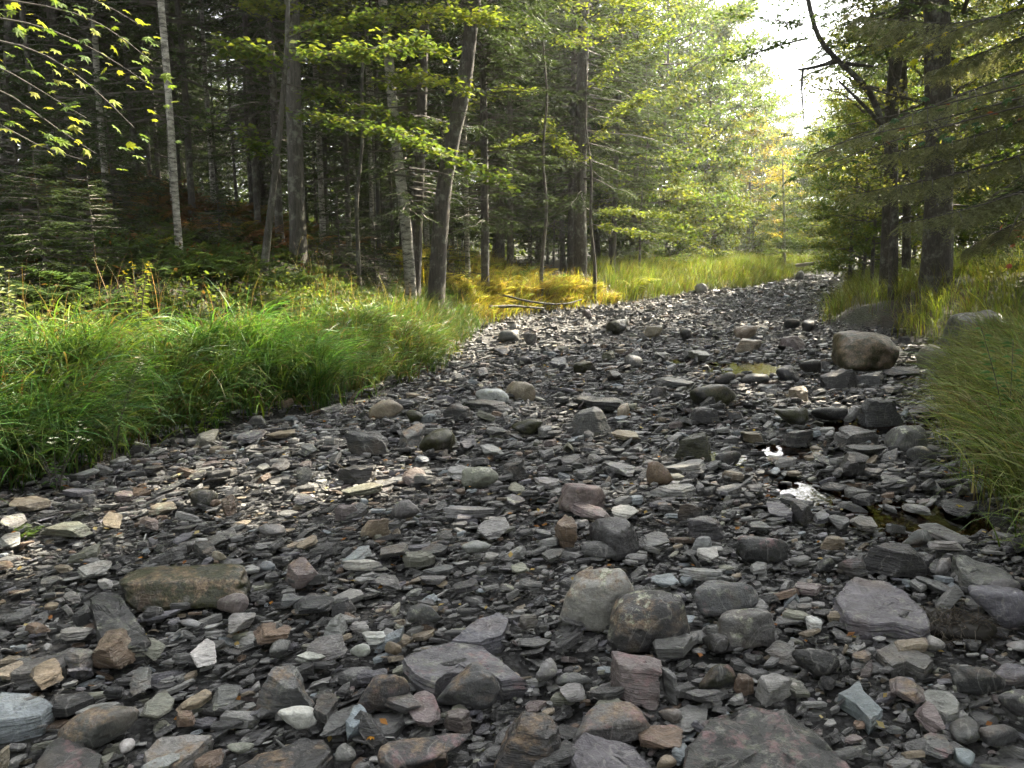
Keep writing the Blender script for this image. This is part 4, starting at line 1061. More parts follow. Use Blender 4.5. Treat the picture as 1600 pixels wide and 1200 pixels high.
for i, (nm, pts, Y, w0, w1, bk, lab, short) in enumerate(HERO):
    P = [at(u, v, Y) for u, v in pts]; bx, by = P[0][0], Y
    zg = Hs(bx, by); P[0][2] = min(P[0][2], zg); P = [np.array([bx, by, zg - .25])] + [p for p in P if p[2] > zg + .15]
    dr = P[-1] - P[-2]; dr = dr / np.linalg.norm(dr); top = 13.5 + R.uniform(-1, 2) if Y < 40 else 6.0; cur = P[-1].copy()
    while cur[2] < zg + top:
        dr = dr * .8 + np.array([0, 0, 1]) * .2; dr /= np.linalg.norm(dr); cur = cur + dr * 1.2; P.append(cur.copy())
    P = np.array(P) - np.array([bx, by, zg]); r0, r1 = w0 * Y / FPX / 2 * .88, w1 * Y / FPX / 2 * .88
    frac = 5.0 / top
    me = trunk_mesh(P, r0, max(.03, r1 * .55), 400 + i, 12 if w0 > 18 else 8, .34, 40)
    cx = float(np.interp(8, P[:, 2], P[:, 0])); right = pts[0][0] > 1300
    if nm in ('pine_tree',): crown, low = pine_open, None
    elif nm in ('birch_tree', 'maple_tree', 'beech_tree'): crown, low = (hard_tall[i % 3] if right or pts[0][0] > 1000 else spruce_hi[i % 2]) if pts[0][0] < 1000 else hard_tall[i % 3], (dead_low[i % 2] if i % 3 == 0 else None)
    elif right: crown, low = spruce_hi[i % 2], airy[i % 2]
    else: crown, low = spruce_hi[i % 2], dead_low[i % 2]
    if nm == 'beech_tree': low = None
    e = add_tree(nm, lab, (bx, by, zg), me, BARK[bk], crown, (cx if crown is not pine_open else 0, 0, 0), R.uniform(0, 6.28), 1.0 if Y < 40 else .5, ((2.2, 2.0, 2.3) if crown in spruce_hi else (1.35, 1.2, 1.5)) if right else (1, 1, 1), low)  # right-bank crowns tinted brighter to lift their shadow side
    TREE_SPOTS.append((bx, by)); 
HEROX = [(h[1][0][0], h[7]) for h in HERO]

# the crooked maple sapling with its layered leaf sprays, in front of the stout trunk
def spray(fol, limb, pts, Y, width, n, pal, size=(.07, .11), r0=.012, thick=.05, droop=.0):
    P = curve_pts([at(u, v, Y + dy) for u, v, dy in pts], 12); V, Fq = tube(P, np.linspace(r0, .003, 12), 4); limb.add(V, Fq)
    T = P[-1] - P[0]; Sd = np.cross(T / np.linalg.norm(T), [0, 0, 1.0])
    for k in range(int(n * 2.2 / 14)):
        q = rng.uniform(.08, 1.0); b = np.array([np.interp(q, np.linspace(0, 1, 12), P[:, j]) for j in range(3)])
        sd = rng.choice([-1, 1]); l = width * rng.uniform(.3, 1) * (1.1 - .5 * q)
        e = b + Sd * sd * l * .8 + T / np.linalg.norm(T) * l * .5 + np.array([0, 0, rng.normal(-droop * l, .06)])
        V, Fq = tube([b, (b + e) / 2 + [0, 0, .02], e], [.004, .003, .002], 3); limb.add(V, Fq)
        Q = b + (e - b) * rng.uniform(.1, 1.1, (14, 1)) + rng.normal(0, 1, (14, 3)) * [.09, .09, thick * .6]
        leaf_mesh_quad(fol, Q, rng.uniform(*size, 14), pick(pal, 14), .32, .7)
PG = np.array([(.10, .15, .035), (.13, .16, .035), (.08, .13, .04)])
def sapling(name, lab, trunk_px, Y, w0, sprays, bark, pal=PG, cat='tree', height=5.5):
    P = [at(u, v, Y) for u, v in trunk_px]; b = P[0].copy(); zg = Hs(b[0], Y); b[2] = zg
    P = [np.array([b[0], Y, zg - .2])] + [p for p in P if p[2] > zg + .1]
    while P[-1][2] < zg + height: P.append(P[-1] + (P[-1] - P[-2]) / np.linalg.norm(P[-1] - P[-2]) * .6 * np.array([.6, 1, 1]))
    e = empty(name, tuple(b)); tag(e, lab, cat)
    link('trunk', trunk_mesh(np.array(P) - b, w0 * Y / FPX / 2, .012, 77, 8, .35, 36), bark, e)
    for k, sp in enumerate(sprays):
        fol, limb = Geo(), Geo(); spray(fol, limb, *sp[:1], Y, *sp[1:3], pal if len(sp) < 4 else sp[3])
        for g_ in (fol, limb): g_.V = [v - b for v in g_.V]
        br = link('branch', limb.mesh('branch'), M_TWIG, e); link('leaves', fol.mesh('leaves', False), M_LEAF, br)
    return e
sapling('maple_tree', 'crooked thin maple with layered leaf sprays before the stout trunk', [(409, 442), (424, 320), (435, 225), (444, 130), (449, 60)], 11, 13,
        [([(446, 110, 0), (400, 85, -.3), (345, 70, -.5)], .55, 240), ([(447, 95, 0), (540, 80, -.5), (640, 70, -.8), (700, 78, -1)], .6, 420), ([(446, 60, 0), (500, 40, .4), (590, 30, .6)], .5, 260),
         ([(440, 170, 0), (540, 190, -.4), (640, 215, -.6), (720, 258, -.8), (800, 292, -1)], .5, 460), ([(444, 130, 0), (520, 150, .5), (620, 185, .9), (690, 200, 1)], .45, 300), ([(430, 260, 0), (380, 200, -.4), (330, 190, -.6)], .3, 90)], M_BARKG)
sapling('maple_tree', 'young maple with bright sprays of leaves before the big arching pine', [(930, 414), (922, 350), (925, 270), (914, 190), (917, 110), (905, 20)], 21, 6,
        [([(920, 260, 0), (880, 230, -.4), (850, 190, -.6)], .9, 300), ([(918, 230, 0), (960, 180, -.3), (1010, 150, -.5)], .9, 340), ([(922, 330, 0), (980, 330, -.5), (1060, 340, -.9)], .8, 420),
         ([(922, 350, 0), (990, 365, -.4), (1090, 375, -.8)], .7, 380), ([(915, 150, 0), (960, 90, -.3), (1040, 60, -.5)], .9, 320)], M_BARKG, np.array([(.14, .19, .035), (.18, .21, .035), (.11, .16, .03)]), height=6.5)

YG_LIT = np.array([(.15, .20, .04), (.19, .22, .04), (.12, .17, .035)])  # sunlit look put into the leaf colour
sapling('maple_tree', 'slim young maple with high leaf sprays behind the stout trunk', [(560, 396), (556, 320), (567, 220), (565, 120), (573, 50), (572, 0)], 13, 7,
        [([(571, 60, 0), (480, 22, -.5), (390, 8, -.9)], .6, 330), ([(571, 40, 0), (660, 18, -.5), (770, 30, -.9)], .6, 380), ([(569, 130, 0), (650, 118, -.4), (730, 140, -.6)], .5, 260), ([(571, 20, 0), (520, -10, .5), (430, -20, .8)], .6, 240)], M_BARKG, YG_LIT, height=5.8)
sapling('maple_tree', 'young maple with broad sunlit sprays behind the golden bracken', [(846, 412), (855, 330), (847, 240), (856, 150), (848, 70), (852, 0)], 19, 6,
        [([(850, 60, 0), (780, 30, -.6), (690, 40, -1)], .9, 380), ([(850, 80, 0), (930, 40, -.6), (1020, 32, -1)], .9, 380), ([(850, 150, 0), (800, 135, -.5), (735, 170, -.9)], .8, 320), ([(850, 205, 0), (790, 228, -.5), (745, 240, -.8)], .7, 260), ([(850, 20, 0), (920, -10, -.4), (1060, 15, -.8)], .9, 320)], M_BARKG, YG_LIT, height=8)
# the maple outside the left edge: its bough carries single large leaves
def maple_leaf(seed):
    r = np.random.default_rng(seed); tips = [(-150, .55), (-100, .8), (-48, .92), (0, 1.1), (48, .92), (100, .8), (150, .55)]
    pts = [(0, 0, 0)]; ring = []
    for i, (a, l) in enumerate(tips):
        a1 = rad(a + r.uniform(-6, 6)); ring.append((math.sin(a1) * l * .5, .35 + math.cos(a1) * l * .55, -.10 * l * l + r.normal(0, .03)))
        if i < len(tips) - 1:
            a2 = rad((a + tips[i + 1][0]) / 2); ring.append((math.sin(a2) * .26, .35 + math.cos(a2) * .28, .02))
    V = np.array([(0, .35, .04)] + ring); n = len(ring); k = np.arange(n - 1)
    return V, np.concatenate([np.stack([k * 0, 1 + k, 2 + k], 1), [[0, n, 1]]])
def leafy_bough(tree, branches, M_l, pal, size, per_leaf, seed, meshes, width=.35):
    r = np.random.default_rng(seed); base = np.array(tree.location)
    for pts in branches:
        P = curve_pts(pts, 14) - base; V, Fq = tube(P, np.linspace(.016, .003, 14), 5)
        br = link('branch', make_mesh('branch', V, Fq), M_TWIG, tree); T = (P[-1] - P[0]); T /= np.linalg.norm(T); Sd = np.cross(T, [0, 0, 1.0])
        for k in range(per_leaf):
            q = r.uniform(.2, 1.02); b = np.array([np.interp(q, np.linspace(0, 1, 14), P[:, j]) for j in range(3)]) + Sd * r.normal(0, width) + np.array([0, 0, r.normal(-.03, .07)])
            o = link('leaf', meshes[k % len(meshes)], M_l, br); o.location = b; sz = r.uniform(*size)
            a = math.atan2(T[1], T[0]) - math.pi / 2 + r.normal(0, .7)
            o.rotation_euler = (rad(-22) + r.normal(0, .3), r.normal(0, .35), a); o.scale = (sz,) * 3
            c = pal[r.integers(0, len(pal))] * r.uniform(.8, 1.25); o.color = (*c, 1)
LEAFM = [make_mesh('maple_leaf', *maple_leaf(k), np.ones((14, 3)), False) for k in range(3)]
def out_tree(name, lab, x, y, r0, crown, scale=1.0, bark=None, h=14, tint=(1, 1, 1)):
    z = Hs(x, y); P = [(0, 0, -.25), (.1, 0, h * .3), (0, .15, h * .65), (.1, .1, h)]
    e = add_tree(name, lab, (x, y, z), trunk_mesh(np.array(P), r0, .04, int(abs(x * 13 + y * 7)), 10), bark or M_BARKG, crown, None, R.uniform(0, 6.28), scale, tint); TREE_SPOTS.append((x, y)); return e
mt = out_tree('maple_tree', 'maple reaching in from the left edge with large bright leaves', -5.9, 6.6, .12, None, 1.0, M_BARKG, 8)
o0 = np.array(mt.location)
B = [[(-5.9, 6.6, 3.2), at(20, 60, 6.3), at(120, 110, 6.0), at(210, 200, 5.7)], [(-5.9, 6.6, 3.0), at(0, 130, 6.1), at(70, 190, 5.9), at(150, 240, 5.6)], [(-5.9, 6.6, 3.6), at(60, 5, 6.4), at(160, 30, 6.3), at(235, 95, 6.2)],
     [(-5.9, 6.6, 2.7), at(-10, 180, 6), at(40, 225, 5.8), at(130, 250, 5.6)], [(-5.9, 6.6, 3.8), at(30, -30, 6.6), at(140, -10, 6.6), at(220, 40, 6.6)],
     [(-5.9, 6.6, 3.1), at(-20, 90, 6.0), at(60, 140, 5.8), at(135, 185, 5.7)], [(-5.9, 6.6, 3.4), at(40, 30, 6.8), at(150, 75, 6.7), at(230, 130, 6.6)]]
leafy_bough(mt, B, M_LEAF, np.array([(.20, .24, .04), (.15, .21, .04), (.25, .26, .05), (.11, .17, .04), (.08, .13, .035)]), (.075, .135), 42, 5, LEAFM, .40)

# the hemlock outside the right edge with long drooping boughs
ht = out_tree('hemlock_tree', 'hemlock beyond the right edge trailing long drooping boughs', 7.3, 9.4, .2, spruce_lo[0], 1.0, M_BARK, 14)
o0 = np.array(ht.location)
BO = [[(1620, 100), (1500, 150), (1400, 188), (1275, 240)], [(1620, 180), (1500, 222), (1380, 240)], [(1620, 232), (1520, 268), (1400, 292), (1325, 305)], [(1620, 50), (1520, 88), (1450, 112)], [(1620, 292), (1500, 332), (1405, 350)],
      [(1620, 10), (1500, 40), (1400, 32), (1320, 22)], [(1620, 140), (1560, 160), (1480, 200)], [(1620, 260), (1560, 300), (1500, 350)], [(1620, 335), (1560, 360), (1510, 395)]]
r_ = np.random.default_rng(3)
for k, px in enumerate(BO):
    Yb = 9.2 + r_.uniform(-1.6, 1.8); P = curve_pts([(7.3, 9.4, at(px[0][0], px[0][1], Yb)[2] + .35)] + [at(u, v, Yb) for u, v in px], 16) - o0
    limb, fol = Geo(), Geo(); V, Fq = tube(P, np.linspace(.026, .004, 16), 5); limb.add(V, Fq)
    cb = np.array([.19, .205, .115])  # needle colour raised, painting the veiled brightness of the right side
    res = needles_along(fol, P, .65, .016, r_, cb, .045, .009, .5, 18)
    for q in range(22):                   # side boughs
        t = r_.uniform(.3, .95); b = np.array([np.interp(t, np.linspace(0, 1, 16), P[:, j]) for j in range(3)]); T = P[-1] - P[0]; T /= np.linalg.norm(T); sd = np.cross(T, [0, 0, 1.0]) * r_.choice([-1, 1])
        l = r_.uniform(.5, 1.1) * (1.2 - t); e2 = b + (T * .7 + sd * .7 + np.array([0, 0, -.25])) * l; sp = curve_pts([b, (b + e2) / 2 + [0, 0, .05], e2], 6)
        V, Fq = tube(sp, np.linspace(.007, .003, 6), 3); limb.add(V, Fq); needles_along(fol, sp, .36, .022, r_, cb * r_.uniform(.8, 1.2), .045, .009, .5, 13)
    br = link('branch', limb.mesh('branch'), M_TWIG, ht); link('needles', fol.mesh('needles', False), M_NEEDLE, br)
# a broadleaf outside the right edge: its low bough hangs dark leaves into the gap, a yellow spray above
et = out_tree('chestnut_tree', 'broadleaf tree beyond the right edge with dark leaves hanging into the gap', 6.9, 7.2, .14, None, 1, M_BARKG, 9)
B = [[(6.9, 7.2, 3.3), at(1500, 190, 7.2), at(1340, 235, 7.1), at(1230, 285, 7.0)], [(6.9, 7.2, 3.5), at(1450, 170, 7.4), at(1300, 200, 7.3), at(1215, 215, 7.2)]]
leafy_bough(et, B, M_LEAF, np.array([(.05, .10, .045), (.06, .11, .04)]), (.09, .14), 34, 8, LEAFM, .16)
B = [[(6.9, 7.2, 4.3), at(1580, 20, 7.0), at(1500, 40, 6.9), at(1425, 75, 6.8)]]
leafy_bough(et, B, M_LEAF, np.array([(.34, .30, .03), (.24, .26, .03)]), (.07, .11), 40, 9, LEAFM, .2)

B = [[(6.9, 7.2, 2.6), at(1610, 290, 7.0), at(1590, 330, 6.9), at(1575, 372, 6.8)]]
leafy_bough(et, B, M_LEAF, np.array([(.30, .09, .07), (.24, .10, .06), (.34, .14, .09)]), (.04, .07), 36, 10, LEAFM, .10)
B = [[(6.9, 7.2, 3.4), at(1400, 205, 7.6), at(1300, 215, 7.6), at(1262, 245, 7.6)]]
leafy_bough(et, B, M_LEAF, np.array([(.30, .10, .07), (.10, .15, .05), (.34, .12, .09)]), (.05, .08), 30, 11, LEAFM, .12)
# the dead forked limb of the leaning right trunk
def limb_tree():
    Y = 15.5; b = at(1402, 398, Y); zg = Hs(b[0], Y); b[2] = zg
    e = empty('dead_tree', tuple(b)); tag(e, 'dead forked tree leaning over the stream gap from the right bank', 'tree')
    P = [b - [0, 0, .3], at(1398, 300, Y), at(1385, 215, Y), at(1363, 146, Y), at(1330, 112, Y), at(1307, 94, Y), at(1277, 60, Y), at(1262, 0, Y), at(1252, -60, Y), at(1240, -140, Y)]
    link('trunk', trunk_mesh(np.array(P) - b, .10, .03, 55, 8, .3, 40), M_BARK, e)
    for k, (pts, r0) in enumerate([([(1310, 98, 0), (1365, 104, -.2)], .05), ([(1306, 95, 0), (1275, 105, -.2), (1247, 109, -.4)], .045), ([(1255, 107, -.3), (1252, 130, -.3), (1256, 190, -.4)], .025), ([(1380, 197, 0), (1345, 160, -.3), (1311, 127, -.5)], .05), ([(1262, 60, 0), (1200, 75, -.6), (1150, 95, -1)], .02)]):
        Q = curve_pts([at(u, v, Y + dy) for u, v, dy in pts], 10) - b; V, Fq = tube(Q, np.linspace(r0, r0 * .4, 10), 6, .1, k); link('branch', make_mesh('branch', V, Fq), M_BARK, e)
    TREE_SPOTS.append((b[0], Y))
    fol, limb = Geo(), Geo()
    for pts in ([(1262, 40, 0), (1200, 30, -.5), (1130, 20, -1)], [(1268, 20, 0), (1330, 40, -.5), (1400, 60, -.8)], [(1258, 0, 0), (1190, -20, .5), (1140, 10, .8)], [(1290, 70, 0), (1340, 60, .5), (1380, 90, .8)], [(1262, 60, 0), (1200, 75, -.6), (1140, 100, -1)]):
        spray(fol, limb, pts, Y, .55, 150, np.array([(.06, .11, .035), (.08, .12, .035)]), (.06, .1))
    for g_ in (fol, limb): g_.V = [v - b for v in g_.V]
    link('crown', pair('hardwood', (fol, limb)), None, e)
limb_tree()

# background woods
TR = []
for k in range(4):
    r = np.random.default_rng(600 + k); P = np.array([(0, 0, -.3), (r.normal(0, .1), r.normal(0, .1), 4), (r.normal(0, .2), r.normal(0, .2), 8), (r.normal(0, .25), r.normal(0, .25), 13)])
    TR.append(trunk_mesh(P, .048 + .012 * k, .018, 600 + k, 7, .4, 18))
TRB = [m.copy() for m in TR]; TRS = [m.copy() for m in TR]; TRG = [trunk_mesh(np.array([(0, 0, -.3), (.1, .05 * k, 3), (-.05, .1, 6), (.05 * k, 0, 9.3)]), .09 + .02 * k, .015, 640 + k, 7, .4, 18) for k in range(4)]
BG = []
def bg_tree(x, y, kind, sc_, tint, grp, zsc=1.0):
    z = Hs(x, y); k = R.randrange(4); rot = R.uniform(0, 6.28)
    if kind == 'spruce': nm, tm, bk, cr, low = ('spruce_tree', TR[k], M_BARK, R.choice(spruce_hi), R.choice(dead_low)) if R.random() < .45 else ('spruce_tree', TRS[k], M_BARKG, R.choice(spruce_hi), None)  # some trunks get lighter grey bark in place of rim light
    elif kind == 'lowspruce': nm, tm, bk, cr, low = 'spruce_tree', TR[k], M_BARK, R.choice(spruce_lo), None
    elif kind == 'birch': nm, tm, bk, cr, low = 'birch_tree', TRB[k], M_BIRCH, R.choice(spruce_hi), None
    elif kind == 'gold': nm, tm, bk, cr, low = 'maple_tree', TRG[k], M_BARKG, hard_gold, None
    else: nm, tm, bk, cr, low = 'maple_tree', TRG[k], M_BARKG, R.choice(hard_tall), None
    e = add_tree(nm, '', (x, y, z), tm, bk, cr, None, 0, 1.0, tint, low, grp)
    e.scale = (sc_, sc_, sc_ * zsc); e.rotation_euler = (0, 0, rot); TREE_SPOTS.append((x, y))
    BG.append((e, proj((x, y, z + 1.5))[0], y, kind, grp)); return e
def clear(x, y, d): return all(math.hypot(x - a, y - b) > d for a, b in TREE_SPOTS)
def sd(x, y):
    s, l = banks(np.array([x]), np.array([y])); return s[0], bool(l[0])
n = 0
for _ in range(4000):                     # the plantation on the left
    if n >= 170: break
    y = 13.5 + 38 * R.random() ** 1.6; x = R.uniform(-.75 * y - 2, .13 * y); s, l = sd(x, y)
    if s < 3.2 or not l or not clear(x, y, .95): continue
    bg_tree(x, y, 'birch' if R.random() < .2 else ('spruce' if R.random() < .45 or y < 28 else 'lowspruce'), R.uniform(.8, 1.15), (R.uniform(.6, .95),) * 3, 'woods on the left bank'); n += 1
for u, y, kind, sc_ in [(880, 30, 'hard', 1), (935, 33, 'hard', 1.05), (985, 30, 'hard', 1.15), (1030, 36, 'hard', 1.35), (1010, 42, 'hard', 1.5), (1068, 44, 'hard', 1.45), (1100, 39, 'hard', 1.2), (1115, 50, 'hard', 1.5), (1168, 52, 'gold', 1.15), (1150, 60, 'hard', 1.45),
                        (840, 36, 'hard', 1.1), (900, 44, 'hard', 1.2), (960, 50, 'hard', 1.3), (1040, 56, 'hard', 1.3), (1105, 64, 'hard', 1.2), (1185, 68, 'hard', 1.3), (1215, 74, 'hard', 1.15), (1238, 66, 'hard', .95), (1250, 78, 'hard', 1.1), (1275, 70, 'hard', 1.15),
                        (800, 29, 'lowspruce', .9), (865, 27, 'lowspruce', .8), (1000, 27, 'lowspruce', .62), (1192, 58, 'gold', 1.1), (1300, 62, 'hard', 1.0)]:
    p = at(u, 400, y); bg_tree(p[0], y, kind, sc_, (1, 1, 1), 'trees around the far meadow')
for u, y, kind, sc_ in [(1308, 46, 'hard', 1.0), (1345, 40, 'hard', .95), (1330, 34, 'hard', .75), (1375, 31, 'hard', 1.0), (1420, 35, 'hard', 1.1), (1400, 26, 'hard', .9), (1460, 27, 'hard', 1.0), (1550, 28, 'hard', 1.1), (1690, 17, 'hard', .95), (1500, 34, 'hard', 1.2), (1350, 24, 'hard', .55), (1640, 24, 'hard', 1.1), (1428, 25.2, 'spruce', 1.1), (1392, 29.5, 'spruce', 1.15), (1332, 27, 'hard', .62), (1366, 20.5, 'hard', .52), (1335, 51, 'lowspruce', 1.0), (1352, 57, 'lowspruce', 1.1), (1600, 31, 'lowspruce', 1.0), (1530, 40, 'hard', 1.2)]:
    p = at(u, 400, y); bg_tree(p[0], y, kind, sc_, (2.2, 2.0, 2.3) if 'spruce' in kind else (1.35, 1.25, 1.5), 'woods on the right bank')  # brighter tint paints light into the shaded right-bank foliage
# beyond both edges of the view the woods go on and shade the stream
for x, y, kind, sc_ in [(9.5, 4.5, 'lowspruce', 1.1), (8, 0.5, 'hard', 1.2), (12, 8, 'hard', 1.3), (13.5, 3, 'lowspruce', 1.2), (7.5, -4, 'lowspruce', 1.1), (17, 14, 'lowspruce', 1.2), (16, 8, 'hard', 1.3), (-9, 4, 'spruce', 1), (-8, -1, 'hard', 1.1), (-12, 8, 'spruce', 1.1), (-10.5, 1.0, 'spruce', 1.0), (11, 12.5, 'hard', 1.25), (17, 16.5, 'hard', 1.3)]:
    bg_tree(x, y, kind, sc_, (1, 1, 1), 'woods beyond the picture edges')
far = Geo()
fa = rng.uniform(-1.1, 1.1, 950); fd = rng.uniform(50, 120, 950); fx, fy = fd * np.sin(fa), fd * np.cos(fa); fs, _ = banks(fx, fy); fz = H(fx, fy)
for d, x, y, s_, zz_ in zip(fd, fx, fy, fs, fz):
    if s_ < 6: continue
    u = proj((x, y, 2))[0] if y > 1 else -1
    if 1190 < u < 1300 and d < 70: continue
    ht_ = R.uniform(11, 16) if not 1120 < u < 1330 else R.uniform(9.5, 13) * d / 80; k = 210 if d < 90 else 110
    f = rng.uniform(0, 1, k) ** 1.35; con = R.random() < .6; rr_ = (2.2 * (1 - f) ** .7 + .2) if con else 2.6 * np.sin(np.pi * np.clip(f * .9 + .08, 0, 1)) ** .6
    th = rng.uniform(0, 6.283, k); q = rng.uniform(.3, 1, k) ** .5
    P = np.stack([x + np.cos(th) * rr_ * q, y + np.sin(th) * rr_ * q, zz_ + .2 + f * ht_], 1)
    leaf_mesh_quad(far, P, rng.uniform(.35, .75, k), np.clip((np.array([.04, .06, .025]) if con else np.array([.085, .12, .03])) * rng.uniform(.6, 1.3, (k, 1)), 0, 1), .5, .55)
tag(link('distant_woods', far.mesh('distant_woods', False), M_LEAF), 'distant woods closing the view behind the trees', kind='stuff')
for k, (x, y) in enumerate([(8.4, 11.2), (7.4, 7.4), (11.2, 14.6), (7.0, 3.0), (9.8, 6.8)]):
    e = out_tree('maple_tree', 'tall maple beyond the right edge shading the stream', x, y, .2, hard_high[k % 2], 1.0, M_BARKG, 14); e['group'] = 'tall maples beyond the right edge'
for k in range(46):
    y = R.uniform(-34, -1.5); side = R.choice((-1, 1)); x = side * R.uniform(6.2, 20) if y > -17 else R.uniform(-20, 20)
    if not clear(x, y, 2.0): continue
    bg_tree(x, y, R.choice(['hard', 'hard', 'lowspruce']), R.uniform(1.0, 1.3), (1, 1, 1), 'woods beyond the picture edges')
KW = {'spruce': 'shaded spruce', 'lowspruce': 'low-branched spruce', 'birch': 'slim birch', 'hard': 'leafy maple', 'gold': 'golden-leaved maple'}
cnt = {}
for e, u, y, kind, grp in sorted(BG, key=lambda t: t[1]):
    if u < 0 or u > 1600 or 'edges' in grp:
        e['label'] = f"{KW[kind]} standing just outside the picture edge"; e['group'] = 'woods beyond the picture edges, ' + kind; continue
    q = max([h for h in HEROX if h[0] <= u] or [min(HEROX)], key=lambda h: h[0])[1]
    c = cnt[(kind, q)] = cnt.get((kind, q), -1) + 1
    e['label'] = f"{(ORD + ['ninth ', 'tenth ', 'eleventh ', 'twelfth '])[min(c, 11)]}{KW[kind]} in the woods to the right of the {q}"
# spruce seedlings and shrubs
for k, (u, v, Y, sc_, lab) in enumerate([(40, 400, 9.5, 1.0, 'dark young spruce at the picture edge behind the weeds'), (110, 395, 10, .95, 'dark young spruce below the pale-footed spruce'), (185, 400, 10.5, .85, 'dark young spruce left of the front birch'), (20, 330, 12, 1.0, 'young spruce on the slope below the edge spruce'), (70, 425, 8.2, .6, 'low dark young spruce just behind the bank weeds at the edge'), (150, 425, 8.6, .5, 'smallest dark young spruce behind the bank weeds'),
      (345, 395, 12.5, .5, 'small spruce seedling right of the front birch'), (530, 390, 13.5, .7, 'young spruce between stout trunk and leaning birch'), (585, 395, 14, .6, 'small young spruce before the leaning birch'), (700, 395, 17, .8, 'young spruce behind the bending mossy trunk'), (830, 400, 22, .9, 'young spruce behind the golden bracken'), (1560, 395, 17.5, .8, 'young spruce to the right of the massive hemlock')]):
    p = at(u, v, Y); z = Hs(p[0], Y); pr = spruce_bush[k % 2]; e = empty('spruce_sapling', (p[0], Y, z)); tag(e, lab, 'sapling', 'young spruces')
    link('trunk', trunk_mesh(np.array([(0, 0, -.1), (0, 0, 1), (0, 0, 2.2)]), .022, .006, k, 6, .2, 8), M_BARK, e)
    f = link('crown', pr, None, e); e.scale = (sc_ * 1.2, sc_ * 1.2, sc_); e.rotation_euler = (0, 0, R.uniform(0, 6)); f.color = (.8, .8, .8, 1)
for k, (u, Y, sc_, lab) in enumerate([(1060, 33, 1.0, 'rounded alder shrub behind the far meadow'), (1110, 38, 1.1, 'larger grey-green shrub behind the far meadow'), (1175, 48, 1.1, 'shrub beside the stream bend'), (1300, 40, .9, 'shrub on the right bank at the bend'), (1345, 30, .8, 'low shrub on the right bank before the leaning trunk'), (1585, 19, .8, 'shrub under the drooping hemlock boughs'), (1270, 58, 1.2, 'shrub closing the view at the bend'), (1225, 60, 1.2, 'shrub behind the far bend birch'), (1500, 30, 1.5, 'tall shrub behind the massive hemlock'), (1545, 27, 1.5, 'tall shrub filling the woods right of the massive hemlock'), (1590, 24, 1.3, 'tall shrub at the right edge under the woods'), (1010, 30, .8, 'low shrub right of the slim dark maple')]):
    p = at(u, 400, Y); z = Hs(p[0], Y); pr = shrub[k % 2]; e = empty('shrub', (p[0], Y, z)); tag(e, lab, 'shrub', 'shrubs by the stream')
    f = link('foliage', pr, None, e); e.scale = (sc_,) * 3; e.rotation_euler = (0, 0, R.uniform(0, 6))

# ------------------------------------------------------------------ small things
def log_thing(name, lab, pts, r0, r1, mat, cat='log', seed=0):
    P = curve_pts(pts, 24); c = P.mean(0); V, Fq = tube(P - c, np.linspace(r0, r1, 24), 8, .22, seed); o = link(name, make_mesh(name, V, Fq), mat); o.location = c; tag(o, lab, cat); return o
def gz(u, v, dz): p = gnd(u, v, 0.0); return p + np.array([0, 0, dz])
log_thing('driftwood_log', 'pale bare curved driftwood edging the cut bank below golden bracken', [at(752, 455, 17.6), at(790, 462, 17.0), at(820, 470, 16.6), at(862, 476, 16.6), at(890, 474, 17.0), at(908, 468, 17.6)], .024, .014, M_BARKG)
log_thing('fallen_branch', 'dark fallen branch crossing the hollow under the cut bank', [at(765, 480, 16), at(800, 478, 16.3), at(850, 482, 16.8)], .035, .02, M_BARK, 'branch', 3)
log_thing('fallen_log', 'thin grey fallen log across the far right bank', [at(1245, 415, 40), at(1275, 411, 38), at(1305, 406, 36)], .10, .07, M_DEAD, 'log', 5)
log_thing('dead_branch', 'bare pale twig hanging across the dark woods', [at(335, 185, 9.5), at(365, 165, 9.6), at(395, 160, 9.8), at(412, 160, 10)], .007, .003, M_BARKG, 'branch', 7)
log_thing('dead_stick', 'pale forked stick leaning by the pale-footed spruce', [at(128, 345, 11.8), at(121, 310, 12), at(116, 280, 12.2)], .012, .006, M_DEAD, 'branch', 8)
# tangled root mat
c = gnd(1508, 1000); g = Geo(); r = np.random.default_rng(12)
dome, Fd = rock(3, 'C', .30, .24, .12, 5); g.add(dome, Fd, (.02, .018, .015))
for k in range(420):
    a = r.uniform(0, 6.28); q = r.uniform(0, 1) ** .5; p0 = np.array([math.cos(a) * q * .14, math.sin(a) * q * .11, .06 * (1 - q * q) + .005]); d = r.normal(0, 1, 3) * [1, 1, .25]; d /= np.linalg.norm(d); l = r.uniform(.05, .13)
    mid = p0 + d * l * .5 + [0, 0, r.uniform(.0, .02)]; V, Fq = tube([p0 - [0, 0, .01], mid, p0 + d * l - [0, 0, .015]], [.0016, .0014, .0008], 3); g.add(V, Fq, np.array([.06, .05, .04]) * r.uniform(.5, 2.2))
o = link('root_mat', g.mesh('root_mat'), M_GRASS); o.location = (c[0], c[1] + .1, Hs(c[0], c[1]) + .02); tag(o, 'dark tangled mat of dead roots lying below the raised wedge slab', 'root mat')
